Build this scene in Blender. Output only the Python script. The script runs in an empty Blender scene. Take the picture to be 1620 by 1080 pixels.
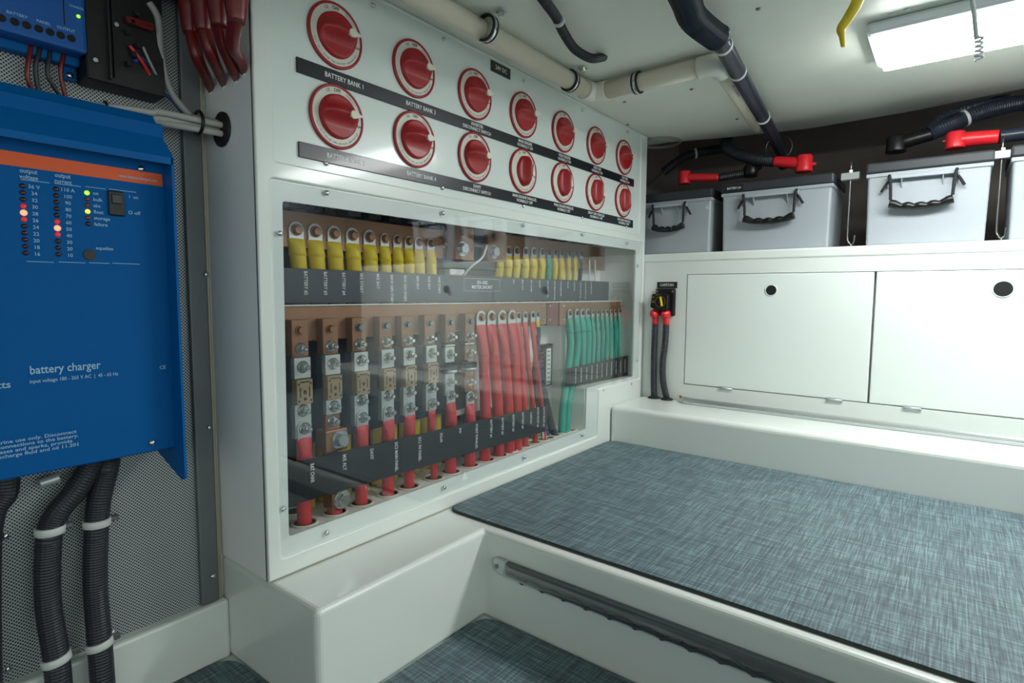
import bpy, bmesh, math, random
from mathutils import Vector, Matrix
random.seed(5)
PI = math.pi
S = bpy.context.scene
COL = S.collection

# ------------------------------------------------------------------ camera
CAM = Vector((-0.498, -0.9267, 0.7088)); YAW, PITCH, ROLL, FPX = .6606, -.0835, .0062, 897.6
_f = Vector((math.cos(PITCH)*math.cos(YAW), math.cos(PITCH)*math.sin(YAW), math.sin(PITCH)))
_r = Vector((math.sin(YAW), -math.cos(YAW), 0)); _u = _r.cross(_f)
RGT = math.cos(ROLL)*_r + math.sin(ROLL)*_u; UPV = -math.sin(ROLL)*_r + math.cos(ROLL)*_u
cd = bpy.data.cameras.new('camera'); cam = bpy.data.objects.new('camera', cd); COL.objects.link(cam)
cd.sensor_width = 36; cd.lens = 36*FPX/1620; cd.clip_start = .01
m = Matrix((RGT, UPV, -_f)).transposed().to_4x4(); m.translation = CAM; cam.matrix_world = m
S.camera = cam

# ------------------------------------------------------------------ world, exposure
w = bpy.data.worlds.new('world'); S.world = w; w.use_nodes = True
_nt = w.node_tree; _bg = _nt.nodes['Background']; _bg.inputs[0].default_value = (.84, .92, .90, 1)
# added ambient fill for the unseen surroundings: brighter from -Y, dim from -X
_tc = _nt.nodes.new('ShaderNodeTexCoord'); _sp = _nt.nodes.new('ShaderNodeSeparateXYZ'); _mr = _nt.nodes.new('ShaderNodeMapRange')
_mr.interpolation_type = 'SMOOTHSTEP'
_nt.links.new(_tc.outputs['Generated'], _sp.inputs[0]); _nt.links.new(_sp.outputs['Y'], _mr.inputs['Value'])
_mr.inputs['From Min'].default_value = .1; _mr.inputs['From Max'].default_value = -.95
_mr.inputs['To Min'].default_value = .16; _mr.inputs['To Max'].default_value = 1.25
_nt.links.new(_mr.outputs[0], _bg.inputs[1])
S.view_settings.view_transform = 'Standard'; S.view_settings.look = 'None'
S.view_settings.gamma = 1; S.view_settings.use_curve_mapping = False
S.view_settings.exposure = 0.28
LAMP_STRENGTH = 29.0

def at(px, py, ax, val):
    """the point of the plane ax=val seen at a pixel of the 1620x1080 photograph"""
    d = _f*FPX + RGT*(px-810) - UPV*(py-540)
    i = 'XYZ'.index(ax)
    return CAM + d*((val-CAM[i])/d[i])

# ------------------------------------------------------------------ materials
def lin(c):
    c = c/255.
    return c/12.92 if c <= .04045 else ((c+.055)/1.055)**2.4
def rgb(r, g, b): return (lin(r), lin(g), lin(b), 1)
M = {}
def mat(name, col, rough=.5, metal=0, coat=0, bump=0, bscale=40, vary=0, vscale=6, emit=None, es=0, alpha=1, ior=None, spec=None):
    mm = bpy.data.materials.new(name); mm.use_nodes = True; nt = mm.node_tree
    b = nt.nodes['Principled BSDF']
    b.inputs['Base Color'].default_value = col; b.inputs['Roughness'].default_value = rough
    b.inputs['Metallic'].default_value = metal; b.inputs['Coat Weight'].default_value = coat
    b.inputs['Coat Roughness'].default_value = .08
    if spec is not None: b.inputs['Specular IOR Level'].default_value = spec
    if ior: b.inputs['IOR'].default_value = ior
    if emit: b.inputs['Emission Color'].default_value = emit; b.inputs['Emission Strength'].default_value = es
    tc = nt.nodes.new('ShaderNodeTexCoord')
    if vary:
        n = nt.nodes.new('ShaderNodeTexNoise'); n.inputs['Scale'].default_value = vscale; n.inputs['Detail'].default_value = 5
        nt.links.new(tc.outputs['Object'], n.inputs['Vector'])
        mx = nt.nodes.new('ShaderNodeMix'); mx.data_type = 'RGBA'
        mx.inputs[6].default_value = col
        mx.inputs[7].default_value = (col[0]*(1-vary), col[1]*(1-vary), col[2]*(1-vary*1.15), 1)
        nt.links.new(n.outputs['Fac'], mx.inputs[0]); nt.links.new(mx.outputs[2], b.inputs['Base Color'])
    if bump:
        n = nt.nodes.new('ShaderNodeTexNoise'); n.inputs['Scale'].default_value = bscale; n.inputs['Detail'].default_value = 3
        nt.links.new(tc.outputs['Object'], n.inputs['Vector'])
        bp = nt.nodes.new('ShaderNodeBump'); bp.inputs['Strength'].default_value = bump; bp.inputs['Distance'].default_value = .003
        nt.links.new(n.outputs['Fac'], bp.inputs['Height']); nt.links.new(bp.outputs['Normal'], b.inputs['Normal'])
    M[name] = mm
    return mm
mat('gelcoat', rgb(226, 232, 227), .28, coat=.35, vary=.06, vscale=3, bump=.05, bscale=8)
mat('panel_white', rgb(222, 231, 227), .3, coat=.3, vary=.03)
mat('flange_white', rgb(230, 236, 232), .32, coat=.2)
mat('locker_white', rgb(228, 236, 231), .3, coat=.3, vary=.04, vscale=2)
mat('inner_white', rgb(240, 243, 239), .4)
mat('ceiling_paint', rgb(232, 236, 225), .5, vary=.14, vscale=5, bump=.35, bscale=14)
mat('sealant', rgb(196, 188, 160), .6, vary=.2, vscale=60)
mat('inner_black', rgb(26, 34, 48), .3)
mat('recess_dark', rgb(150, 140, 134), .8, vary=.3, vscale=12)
mat('red_switch', rgb(160, 26, 32), .42, coat=.05)
mat('red_ring', rgb(158, 30, 36), .35)
mat('dial_face', rgb(214, 216, 202), .4)
mat('cream', rgb(226, 222, 200), .4)
mat('label_black', rgb(26, 30, 35), .32, coat=.2)
mat('label_grey', rgb(58, 70, 78), .4)
mat('print_white', rgb(225, 230, 228), .5)
mat('print_dark', rgb(30, 32, 34), .5)
mat('copper', rgb(160, 120, 92), .45, metal=.45, vary=.3, vscale=30)
mat('copper_bolt', rgb(150, 112, 84), .38, metal=.6)
mat('steel', rgb(205, 208, 208), .22, metal=1)
mat('dull_steel', rgb(130, 132, 132), .35, metal=.9)
mat('tin', rgb(196, 202, 200), .38, metal=.55)
mat('fuse_body', rgb(160, 142, 112), .5, vary=.15, vscale=80)
mat('fuse_print', rgb(70, 56, 44), .6)
mat('red_sleeve', rgb(196, 50, 58), .45)
mat('red_cable', rgb(200, 40, 44), .33, coat=.2)
mat('shaded_red_cable', rgb(104, 18, 15), .35, coat=.15)  # red cable with the dim light of the left side put into its colour
mat('yellow', rgb(232, 206, 40), .45, vary=.12, vscale=50)
mat('teal', rgb(10, 160, 138), .45)
mat('blue_cable', rgb(28, 70, 130), .45)
mat('grommet_cream', rgb(220, 216, 196), .45)
mat('maroon', rgb(126, 70, 66), .5, vary=.2, vscale=60)
mat('black_plastic', rgb(13, 13, 14), .38)
mat('black_conduit', rgb(34, 38, 44), .42)
mat('navy_conduit', rgb(38, 45, 58), .3)
mat('black_rubber', rgb(22, 23, 24), .6)
mat('pvc', rgb(222, 216, 196), .35, coat=.15, vary=.08, vscale=10)
mat('pvc_fitting', rgb(228, 226, 214), .35, coat=.15)
mat('grey_cable', rgb(150, 150, 146), .45)
mat('light_grey_cable', rgb(182, 182, 176), .45)
mat('white_wire', rgb(225, 226, 222), .4)
mat('charger_blue', rgb(0, 92, 158), .5, spec=.15)
mat('charger_face', rgb(0, 87, 152), .6, spec=.12)
mat('orange', rgb(222, 88, 30), .5)
mat('solar_blue', rgb(10, 84, 160), .4)
mat('led_off', rgb(48, 8, 8), .3)
mat('led_brown', rgb(92, 52, 34), .3)
mat('led_red', rgb(255, 90, 70), .3, emit=rgb(255, 84, 58), es=5)
mat('led_dim', rgb(180, 30, 30), .3, emit=rgb(230, 40, 40), es=.35)
mat('led_green', rgb(170, 230, 60), .3, emit=rgb(160, 235, 40), es=1.1)
mat('led_yellow', rgb(240, 210, 70), .3, emit=rgb(240, 205, 60), es=1.0)
mat('charger_print', rgb(150, 190, 220), .5)
mat('box_grey', rgb(160, 167, 173), .42, bump=.15, bscale=300)
mat('lid_dark', rgb(46, 50, 55), .5)
mat('rope', rgb(30, 32, 36), .7, bump=.6, bscale=500)
mat('galvanised', rgb(178, 184, 184), .4, metal=.5)
mat('aluminium', rgb(200, 206, 206), .35, metal=.45)
mat('alu_trim', rgb(120, 126, 128), .5, metal=.5, vary=.25, vscale=14)
mat('brass', rgb(170, 120, 60), .35, metal=.9)
mat('boot_red', rgb(226, 36, 46), .35, coat=.2)
mat('lever_yellow', rgb(235, 210, 20), .4)
mat('gold_print', rgb(190, 150, 60), .5)
mat('side_dark', rgb(54, 60, 66), .5)
mat('box_black', rgb(11, 11, 12), .5)
mat('hole_dark', rgb(14, 14, 15), .8)
mat('lens_strip', rgb(130, 132, 134), .12, coat=.8)
mat('strip_coil', rgb(62, 64, 68), .35)
mat('fixture_white', rgb(225, 232, 235), .35)
mat('diffuser', rgb(255, 255, 255), .4, emit=(.965, 1.0, .985, 1), es=LAMP_STRENGTH)
mat('clear_cord', rgb(225, 232, 232), .12, coat=.8)
mat('zip_white', rgb(205, 208, 204), .45)
mat('mat_edge', rgb(52, 54, 52), .7)
mat('slot_grey', rgb(120, 128, 134), .4)

def woven(name, c1, c2, c3):
    mm = bpy.data.materials.new(name); mm.use_nodes = True; nt = mm.node_tree; b = nt.nodes['Principled BSDF']
    b.inputs['Roughness'].default_value = .62
    tc = nt.nodes.new('ShaderNodeTexCoord')
    outs = []
    sp = nt.nodes.new('ShaderNodeSeparateXYZ'); nt.links.new(tc.outputs['Object'], sp.inputs[0])
    def mt_(op, a_, b_=0.0):
        q = nt.nodes.new('ShaderNodeMath'); q.operation = op
        for i, v in enumerate((a_, b_)):
            if isinstance(v, (int, float)): q.inputs[i].default_value = v
            else: nt.links.new(v, q.inputs[i])
        return q.outputs[0]
    for along, across, fl, fa in ((0, 1, 11, 520), (1, 0, 11, 520), (0, 1, 26, 1000), (1, 0, 26, 1000)):
        idx = mt_('FLOOR', mt_('MULTIPLY', sp.outputs[across], fa))
        wn = nt.nodes.new('ShaderNodeTexWhiteNoise'); wn.noise_dimensions = '1D'; nt.links.new(idx, wn.inputs['W'])
        cx = nt.nodes.new('ShaderNodeCombineXYZ')
        nt.links.new(mt_('ADD', mt_('MULTIPLY', sp.outputs[along], fl), mt_('MULTIPLY', wn.outputs['Value'], 91.0)), cx.inputs[0])
        nt.links.new(mt_('MULTIPLY', sp.outputs[across], fa*.22), cx.inputs[1])
        n = nt.nodes.new('ShaderNodeTexNoise'); n.noise_dimensions = '2D'; n.inputs['Scale'].default_value = 1; n.inputs['Detail'].default_value = 1
        nt.links.new(cx.outputs[0], n.inputs['Vector']); outs.append(n.outputs['Fac'])
    def add(a, b_, op='ADD'):
        q = nt.nodes.new('ShaderNodeMath'); q.operation = op
        for i, v in enumerate((a, b_)):
            if isinstance(v, (int, float)): q.inputs[i].default_value = v
            else: nt.links.new(v, q.inputs[i])
        return q.outputs[0]
    s = add(add(outs[0], outs[1]), add(add(outs[2], outs[3]), .5, 'MULTIPLY'))
    s = add(s, 1/3., 'MULTIPLY')
    cr = nt.nodes.new('ShaderNodeValToRGB'); e = cr.color_ramp.elements
    e[0].position = .37; e[0].color = c1; e[1].position = .64; e[1].color = c3
    k = e.new(.50); k.color = c2
    nt.links.new(s, cr.inputs[0]); nt.links.new(cr.outputs[0], b.inputs['Base Color'])
    bp = nt.nodes.new('ShaderNodeBump'); bp.inputs['Strength'].default_value = .25; bp.inputs['Distance'].default_value = .001
    nt.links.new(s, bp.inputs['Height']); nt.links.new(bp.outputs[0], b.inputs['Normal'])
    M[name] = mm
woven('mat_weave', rgb(60, 70, 79), rgb(86, 104, 111), rgb(126, 152, 155))

def perforated():
    mm = bpy.data.materials.new('perforated'); mm.use_nodes = True; nt = mm.node_tree; b = nt.nodes['Principled BSDF']
    tc = nt.nodes.new('ShaderNodeTexCoord'); sp = nt.nodes.new('ShaderNodeSeparateXYZ'); nt.links.new(tc.outputs['Object'], sp.inputs[0])
    def mth(op, a, b_=0.0):
        q = nt.nodes.new('ShaderNodeMath'); q.operation = op
        for i, v in enumerate((a, b_)):
            if isinstance(v, (int, float)): q.inputs[i].default_value = v
            else: nt.links.new(v, q.inputs[i])
        return q.outputs[0]
    P = .0056; PZ = P*1.0
    ds = []
    for off in (0, .5):
        x = mth('MULTIPLY', mth('SUBTRACT', mth('FRACT', mth('ADD', mth('MULTIPLY', sp.outputs[0], 1/P), 100+off)), .5), P)
        z = mth('MULTIPLY', mth('SUBTRACT', mth('FRACT', mth('ADD', mth('MULTIPLY', sp.outputs[2], 1/PZ), 100+off)), .5), PZ)
        ds.append(mth('SQRT', mth('ADD', mth('MULTIPLY', x, x), mth('MULTIPLY', z, z))))
    d = mth('MINIMUM', ds[0], ds[1])
    hole = mth('LESS_THAN', d, .0014)
    mx = nt.nodes.new('ShaderNodeMix'); mx.data_type = 'RGBA'
    mx.inputs[6].default_value = rgb(182, 190, 188); mx.inputs[7].default_value = rgb(40, 44, 48)
    nt.links.new(hole, mx.inputs[0]); nt.links.new(mx.outputs[2], b.inputs['Base Color'])
    b.inputs['Roughness'].default_value = .45; b.inputs['Metallic'].default_value = .15
    M['perforated'] = mm
perforated()

def acrylic():
    mm = bpy.data.materials.new('acrylic'); mm.use_nodes = True; nt = mm.node_tree; nt.nodes.clear()
    o = nt.nodes.new('ShaderNodeOutputMaterial'); mx = nt.nodes.new('ShaderNodeMixShader')
    t = nt.nodes.new('ShaderNodeBsdfTransparent'); t.inputs[0].default_value = (.985, .99, .99, 1)
    g = nt.nodes.new('ShaderNodeBsdfGlossy'); g.inputs['Roughness'].default_value = .015
    fr = nt.nodes.new('ShaderNodeFresnel'); fr.inputs['IOR'].default_value = 1.65
    ge = nt.nodes.new('ShaderNodeNewGeometry'); mr = nt.nodes.new('ShaderNodeMapRange')   # same slab Fresnel on entry and exit
    mr.inputs['To Min'].default_value = 1.65; mr.inputs['To Max'].default_value = 1/1.65
    nt.links.new(ge.outputs['Backfacing'], mr.inputs['Value']); nt.links.new(mr.outputs[0], fr.inputs['IOR'])
    nt.links.new(fr.outputs[0], mx.inputs[0]); nt.links.new(t.outputs[0], mx.inputs[1]); nt.links.new(g.outputs[0], mx.inputs[2])
    nt.links.new(mx.outputs[0], o.inputs[0]); M['acrylic'] = mm
acrylic()

# ------------------------------------------------------------------ mesh tools
class MB:
    def __init__(s): s.bm = bmesh.new()
    def box(s, a, b, bev=0, rot=None, seg=2):
        a = Vector(a); b = Vector(b); c = (a+b)/2; d = b-a
        tmp = bmesh.new(); bmesh.ops.create_cube(tmp, size=1)
        for v in tmp.verts: v.co = Vector((v.co.x*abs(d.x), v.co.y*abs(d.y), v.co.z*abs(d.z)))
        if bev: bmesh.ops.bevel(tmp, geom=list(tmp.edges), offset=bev, segments=seg, profile=.5, affect='EDGES', clamp_overlap=True)
        for v in tmp.verts: v.co = (rot @ v.co if rot else v.co) + c
        s._merge(tmp, bool(bev)); return s
    def _merge(s, tmp, smooth=False):
        mp = {}
        for v in tmp.verts: mp[v] = s.bm.verts.new(v.co)
        for f in tmp.faces:
            try: nf = s.bm.faces.new([mp[v] for v in f.verts]); nf.smooth = smooth and f.calc_area() < 1e9 and f.smooth
            except ValueError: pass
        tmp.free()
    def ring(s, c, ax1, ax2, r1, r2, n):
        return [s.bm.verts.new(c + ax1*(r1*math.cos(2*PI*i/n)) + ax2*(r2*math.sin(2*PI*i/n))) for i in range(n)]
    def bridge(s, A, B, smooth=True):
        n = len(A)
        for i in range(n):
            f = s.bm.faces.new((A[i], A[(i+1) % n], B[(i+1) % n], B[i])); f.smooth = smooth
    def lathe(s, base, axis, prof, n=24, x=None, sx=1, smooth=True, cap0=True, cap1=True):
        """prof: list of (radius, height along axis)"""
        axis = Vector(axis).normalized(); base = Vector(base)
        a1 = Vector(x).normalized() if x else axis.orthogonal().normalized(); a2 = axis.cross(a1)
        prev = None
        for k, (r, h) in enumerate(prof):
            R = s.ring(base+axis*h, a1, a2, max(r, 1e-5)*sx, max(r, 1e-5), n)
            if prev: s.bridge(prev, R, smooth)
            elif cap0: s.bm.faces.new(list(reversed(R)))
            prev = R
        if cap1: s.bm.faces.new(prev)
        return s
    def cyl(s, p0, p1, r, n=16, r2=None, smooth=True):
        p0 = Vector(p0); p1 = Vector(p1); d = p1-p0
        return s.lathe(p0, d, [(r, 0), (r if r2 is None else r2, d.length)], n, smooth=smooth)
    def tube(s, pts, r, n=12, sub=8, corr=0, pitch=.005, flat=None, straight=False):
        """sweep through pts; r number or list; corr: depth of the corrugation"""
        P = [Vector(p) for p in pts]
        if straight: Q = P; RR = [r]*len(P) if not isinstance(r, list) else r
        else:
            Q = []; RR = []
            for i in range(len(P)-1):
                p0 = P[max(i-1, 0)]; p1 = P[i]; p2 = P[i+1]; p3 = P[min(i+2, len(P)-1)]
                L = (p2-p1).length; ns = sub if not corr else max(2, int(L/(pitch/2)))
                for k in range(ns):
                    t = k/ns
                    Q.append(.5*((2*p1)+(p2-p0)*t+(2*p0-5*p1+4*p2-p3)*t*t+(3*p1-p0-3*p2+p3)*t**3))
                    if isinstance(r, list): RR.append(r[i]*(1-t)+r[i+1]*t)
                    else: RR.append(r)
            Q.append(P[-1]); RR.append(r[-1] if isinstance(r, list) else r)
        if corr: RR = [q-(corr if i % 2 else 0) for i, q in enumerate(RR)]
        T = (Q[1]-Q[0]).normalized(); a = T.orthogonal().normalized()
        if abs(T.z) < .99: a = T.cross(Vector((0, 0, 1))).normalized()
        prev = None
        for i, q in enumerate(Q):
            t2 = (Q[min(i+1, len(Q)-1)]-Q[max(i-1, 0)])
            t2 = t2.normalized() if t2.length > 1e-9 else T
            rot = T.rotation_difference(t2); a = rot @ a; T = t2
            b = T.cross(a); R = s.ring(q, a, b, RR[i]*(flat if flat else 1), RR[i], n)
            if prev: s.bridge(prev, R, not corr)
            else: s.bm.faces.new(list(reversed(R)))
            prev = R
        s.bm.faces.new(prev); return s
    def torus(s, c, axis, R, r, n=32, k=8, x=None, sx=1):
        axis = Vector(axis).normalized(); c = Vector(c); a1 = Vector(x).normalized() if x else axis.orthogonal().normalized(); a2 = axis.cross(a1)
        rings = []
        for i in range(n):
            t = 2*PI*i/n; d = a1*(math.cos(t)*sx)+a2*math.sin(t)
            dn = d.normalized()
            rings.append([s.bm.verts.new(c+d*R+dn*(r*math.cos(2*PI*j/k))+axis*(r*math.sin(2*PI*j/k))) for j in range(k)])
        for i in range(n): s.bridge(rings[i], rings[(i+1) % n])
        return s
    def poly(s, pts, d, bev=0, seg=3):
        """prism: polygon pts pushed by vector d"""
        tmp = bmesh.new(); d = Vector(d)
        A = [tmp.verts.new(Vector(p)) for p in pts]; B = [tmp.verts.new(Vector(p)+d) for p in pts]
        n = len(A); tmp.faces.new(A); tmp.faces.new(list(reversed(B)))
        for i in range(n): tmp.faces.new((A[i], B[i], B[(i+1) % n], A[(i+1) % n]))
        bmesh.ops.recalc_face_normals(tmp, faces=tmp.faces)
        if bev: bmesh.ops.bevel(tmp, geom=list(tmp.edges), offset=bev, segments=seg, profile=.5, affect='EDGES', clamp_overlap=True)
        for f in tmp.faces: f.smooth = False
        s._merge(tmp); return s
    def mesh(s, name):
        bmesh.ops.recalc_face_normals(s.bm, faces=s.bm.faces)
        me = bpy.data.meshes.new(name); s.bm.to_mesh(me); s.bm.free(); return me
    def build(s, name, mt, parent=None, label=None):
        me = s.mesh(name)
        return link_mesh(name, me, mt, parent, label)

def wpos(o):
    p = Vector((0, 0, 0))
    while o: p = p + o.location; o = o.parent
    return p
def link_mesh(name, me, mt, parent=None, label=None):
    if mt: me.materials.append(M[mt] if isinstance(mt, str) else mt)
    o = bpy.data.objects.new(name, me); COL.objects.link(o)
    if parent:
        off = wpos(parent); me.transform(Matrix.Translation(-off)); o.parent = parent
    if label: o['label'] = label
    return o
def inst(name, me, loc, parent, rot=None):
    o = bpy.data.objects.new(name, me); COL.objects.link(o); o.parent = parent
    o.location = Vector(loc)-wpos(parent)
    if rot: o.rotation_euler = rot
    return o
def tag(o, label, cat, group=None):
    o['label'] = label; o['category'] = cat
    if group: o['group'] = group
    return o
def thing(name, label, cat, loc, group=None):
    o = bpy.data.objects.new(name, None); COL.objects.link(o); o.location = Vector(loc); o.empty_display_size = .02
    return tag(o, label, cat, group)
def struct(o): o['kind'] = 'structure'; return o
def kids(o): return [c for c in bpy.data.objects if c.parent == o]
def copy_thing(src, loc, label):
    r = src.copy(); COL.objects.link(r); r.location = Vector(loc); r['label'] = label
    for c in kids(src):
        d = c.copy(); COL.objects.link(d); d.parent = r
        for g in kids(c):
            e = g.copy(); COL.objects.link(e); e.parent = d
    return r

def sheet(outer, holes, y0, y1, bev=0.0):
    """flat sheet in the XZ plane with holes, between y0 and y1; loops are lists of (x, z)"""
    cu = bpy.data.curves.new('tmp', 'CURVE'); cu.dimensions = '2D'; cu.fill_mode = 'BOTH'
    cu.extrude = max(abs(y1-y0)/2-bev, 1e-4); cu.bevel_depth = bev; cu.bevel_resolution = 2; cu.offset = -bev
    for L in [outer]+holes:
        sp = cu.splines.new('POLY'); sp.points.add(len(L)-1)
        for i, (x, z) in enumerate(L): sp.points[i].co = (x, z, 0, 1)
        sp.use_cyclic_u = True
    o = bpy.data.objects.new('tmp', cu); me = bpy.data.meshes.new_from_object(o)
    bpy.data.objects.remove(o); bpy.data.curves.remove(cu)
    me.transform(Matrix(((1, 0, 0, 0), (0, 0, -1, (y0+y1)/2), (0, 1, 0, 0), (0, 0, 0, 1))))
    return me
def rounded(L, r, n=4):
    out = []; N = len(L)
    for i in range(N):
        p = Vector(L[i]); a = Vector(L[i-1]); b = Vector(L[(i+1) % N])
        da = (a-p).normalized(); db = (b-p).normalized(); rr = min(r, (a-p).length*.45, (b-p).length*.45)
        p0 = p+da*rr; p1 = p+db*rr
        for k in range(n+1):
            t = k/n; q = p0*(1-t)**2+p*(2*t*(1-t))+p1*t*t; out.append((q.x, q.y))
    return out

def lettering(items, mt, parent, name='lettering', label=None):
    """items: (text, centre, size, right dir, up dir, target width or None, align)"""
    bm = bmesh.new()
    for it in items:
        txt, c, size, rt, up, wd = it[:6]; al = it[6] if len(it) > 6 else 'CENTER'
        cu = bpy.data.curves.new('t', 'FONT'); cu.body = txt; cu.size = size; cu.align_x = al; cu.align_y = 'CENTER'; cu.extrude = .00012
        cu.resolution_u = 2; cu.space_line = .95; cu.offset = size*.012
        o = bpy.data.objects.new('t', cu); me = bpy.data.meshes.new_from_object(o); bpy.data.objects.remove(o); bpy.data.curves.remove(cu)
        if not me.vertices: continue
        xs = [v.co.x for v in me.vertices]; W = max(xs)-min(xs)
        k = wd/W if wd else 1
        rt = Vector(rt).normalized(); up = Vector(up).normalized(); nn = rt.cross(up); c = Vector(c)
        mx = Matrix(((rt.x*k, up.x, nn.x, c.x), (rt.y*k, up.y, nn.y, c.y), (rt.z*k, up.z, nn.z, c.z), (0, 0, 0, 1)))
        me.transform(mx); bm.from_mesh(me); bpy.data.meshes.remove(me)
    me = bpy.data.meshes.new(name); bm.to_mesh(me); bm.free()
    return link_mesh(name, me, mt, parent, label)
X_, Y_, Z_ = Vector((1, 0, 0)), Vector((0, 1, 0)), Vector((0, 0, 1))

# shared small hardware (front faces -Y at the local origin)
def proto(fn, mt):
    b = MB(); fn(b); me = b.mesh('hardware'); me.materials.append(M[mt]); return me
def _screw(b):
    b.lathe((0, 0, 0), (0, -1, 0), [(.0052, 0), (.0050, .0012), (.0038, .0028), (.0018, .0036), (.0003, .0038)], 16)
SCREW = proto(_screw, 'steel')
def _wsh(b): b.lathe((0, 0, 0), (0, -1, 0), [(.0075, 0), (.0075, .0012)], 18)
def _stud(b):
    b.lathe((0, 0, 0), (0, -1, 0), [(.0118, 0), (.0118, .0015), (.0098, .0018), (.0096, .0036)], 20)
    b.lathe((0, -.0036, 0), (0, -1, 0), [(.0086, 0), (.0086, .0062), (.0078, .0070)], 6, smooth=False)
    b.lathe((0, -.0106, 0), (0, -1, 0), [(.0046, 0), (.0046, .0095), (.0036, .0105)], 12)
STUD = proto(_stud, 'steel')
def _bigbolt(b):
    b.lathe((0, 0, 0), (0, -1, 0), [(.0195, 0), (.0195, .002)], 24)
    b.lathe((0, -.002, 0), (0, -1, 0), [(.0165, 0), (.0165, .0025)], 24)
    b.lathe((0, -.0045, 0), (0, -1, 0), [(.0145, 0), (.0145, .008), (.0128, .0092)], 6, smooth=False)
BIGBOLT = proto(_bigbolt, 'steel')
def _hex(b):
    b.lathe((0, 0, 0), (0, -1, 0), [(.0098, 0), (.0098, .0014)], 18)
    b.lathe((0, -.0014, 0), (0, -1, 0), [(.0076, 0), (.0076, .0062), (.0066, .0070)], 6, smooth=False)
HEXC = proto(_hex, 'copper_bolt')
def _hex2(b):
    b.lathe((0, 0, 0), (0, -1, 0), [(.0098, 0), (.0098, .0014)], 18)
    b.lathe((0, -.0014, 0), (0, -1, 0), [(.0072, 0), (.0072, .0062), (.006, .0070)], 6, smooth=False)
HEXS = proto(_hex2, 'dull_steel')

# ================================================================== setting
b = MB(); b.box((-2.2, -2.8, -.06), (1.3, .6, 0)); struct(b.build('floor', 'gelcoat'))
# ceiling, ends in a rolled edge over the battery shelf
edge = [(1.62, .6), (1.652, -.024), (1.72, -.24), (1.769, -.498), (1.755, -.78), (1.70, -1.06), (1.58, -1.5), (1.40, -2.8)]
b = MB(); b.poly([(-2.2, -2.8, 1.29), (-2.2, .6, 1.29)]+[(x, y, 1.29) for x, y in edge], (0, 0, .075), bev=.03, seg=4); struct(b.build('ceiling', 'ceiling_paint'))
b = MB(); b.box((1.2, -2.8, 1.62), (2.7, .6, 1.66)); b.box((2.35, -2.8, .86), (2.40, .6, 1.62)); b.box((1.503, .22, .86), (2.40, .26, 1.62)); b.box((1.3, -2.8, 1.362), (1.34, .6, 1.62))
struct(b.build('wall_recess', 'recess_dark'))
# rear wall with the locker openings and the battery shelf on top
XW = 1.507
b = MB()
b.box((XW, -.163, .2), (XW+.03, .6, .83)); b.box((XW, -2.8, .783), (XW+.03, -.163, .83)); b.box((XW, -2.8, .2), (XW+.03, -.163, .385))
b.box((XW, -2.8, .385), (XW+.03, -1.47, .783)); b.box((XW+.03, -2.8, .2), (XW+.04, .6, .83))
b.box((XW-.003, -2.8, .828), (2.36, .6, .86), bev=.006)
struct(b.build('wall_back', 'gelcoat'))
b = MB(); b.box((.80, -1.74, 0), (2.4, -1.70, 1.29)); struct(b.build('wall_right_unseen', 'side_dark'))  # unseen dark wall added so the window's left part reflects dark
# left wall: perforated aluminium sheet on a white wall
b = MB(); b.box((-2.2, .172, .1), (-.004, .176, 1.30)); wl = struct(b.build('wall_left', 'perforated'))
b = MB(); b.box((-2.2, .178, 0), (1.503, .22, 1.30)); struct(b.build('wall_front', 'gelcoat'))
b = MB(); b.box((-2.2, .150, 0), (.0, .178, .118), bev=.006); struct(b.build('baseboard_left', 'gelcoat'))
t = struct(MB().box((-.046, .160, .118), (-.013, .1715, 1.29), bev=.003).build('trim_1', 'alu_trim'))
MB().cyl((-.011, .166, .118), (-.011, .166, 1.29), .0035, 8).build('bead', 'sealant', t)
for u, v in ((326, 434), (331, 676), (337, 911)):
    inst('screw', SCREW, at(u, v, 'Y', .160), t)
for u, v in ((8, 848), (12, 1058), (108, 1026), (178, 1000), (48, 152)):
    inst('screw', SCREW, at(u, v, 'Y', .172), wl)

# moulded platform: plinth + bench in one, step behind it
b = MB()
b.poly([(0, .178, 0), (0, -.145, 0), (.413, -.145, 0), (.413, -2.8, 0), (1.506, -2.8, 0), (1.506, .178, 0)], (0, 0, .197), bev=.011, seg=4)
pl = b.build('moulded_platform', 'gelcoat'); tag(pl, 'glossy white moulded platform under the switchboard and the large grey mat', 'platform')
b = MB(); b.box((1.252, -2.8, .165), (1.506, -.001, .325), bev=.016, seg=4)
tag(b.build('moulded_step', 'gelcoat'), 'raised white moulded step running along the foot of the locker doors', 'step')

# mats
def slab(pts, z0, z1, name, label):
    e = thing(name, label, 'mat', (pts[0][0], pts[0][1], z0))
    b = MB(); b.poly([(x, y, z0) for x, y in pts], (0, 0, z1-z0-.0012), bev=.0015, seg=1); b.build('edge', 'mat_edge', e, 'dark mat edge')
    c = Vector((sum(p[0] for p in pts)/len(pts), sum(p[1] for p in pts)/len(pts)))
    b = MB(); b.poly([(x+(c.x-x)*.004, y+(c.y-y)*.004, z1-.002) for x, y in pts], (0, 0, .002)); b.build('weave', 'mat_weave', e)
bm_pts = rounded([(.440, -.004), (.424, -2.6), (1.250, -2.6), (1.250, -.004)], .035)
slab(bm_pts, .197, .204, 'bench_mat', 'large blue-grey woven mat covering the top of the white platform')
fm = rounded([(-.0005, .1495), (-.0005, -.1455), (.4125, -.1455), (.4125, -2.6), (-1.9, -2.6), (-1.9, .1495)], .05)
slab(fm, 0, .006, 'floor_mat', 'dark blue-grey woven mat on the sunken floor below the platform')

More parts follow.
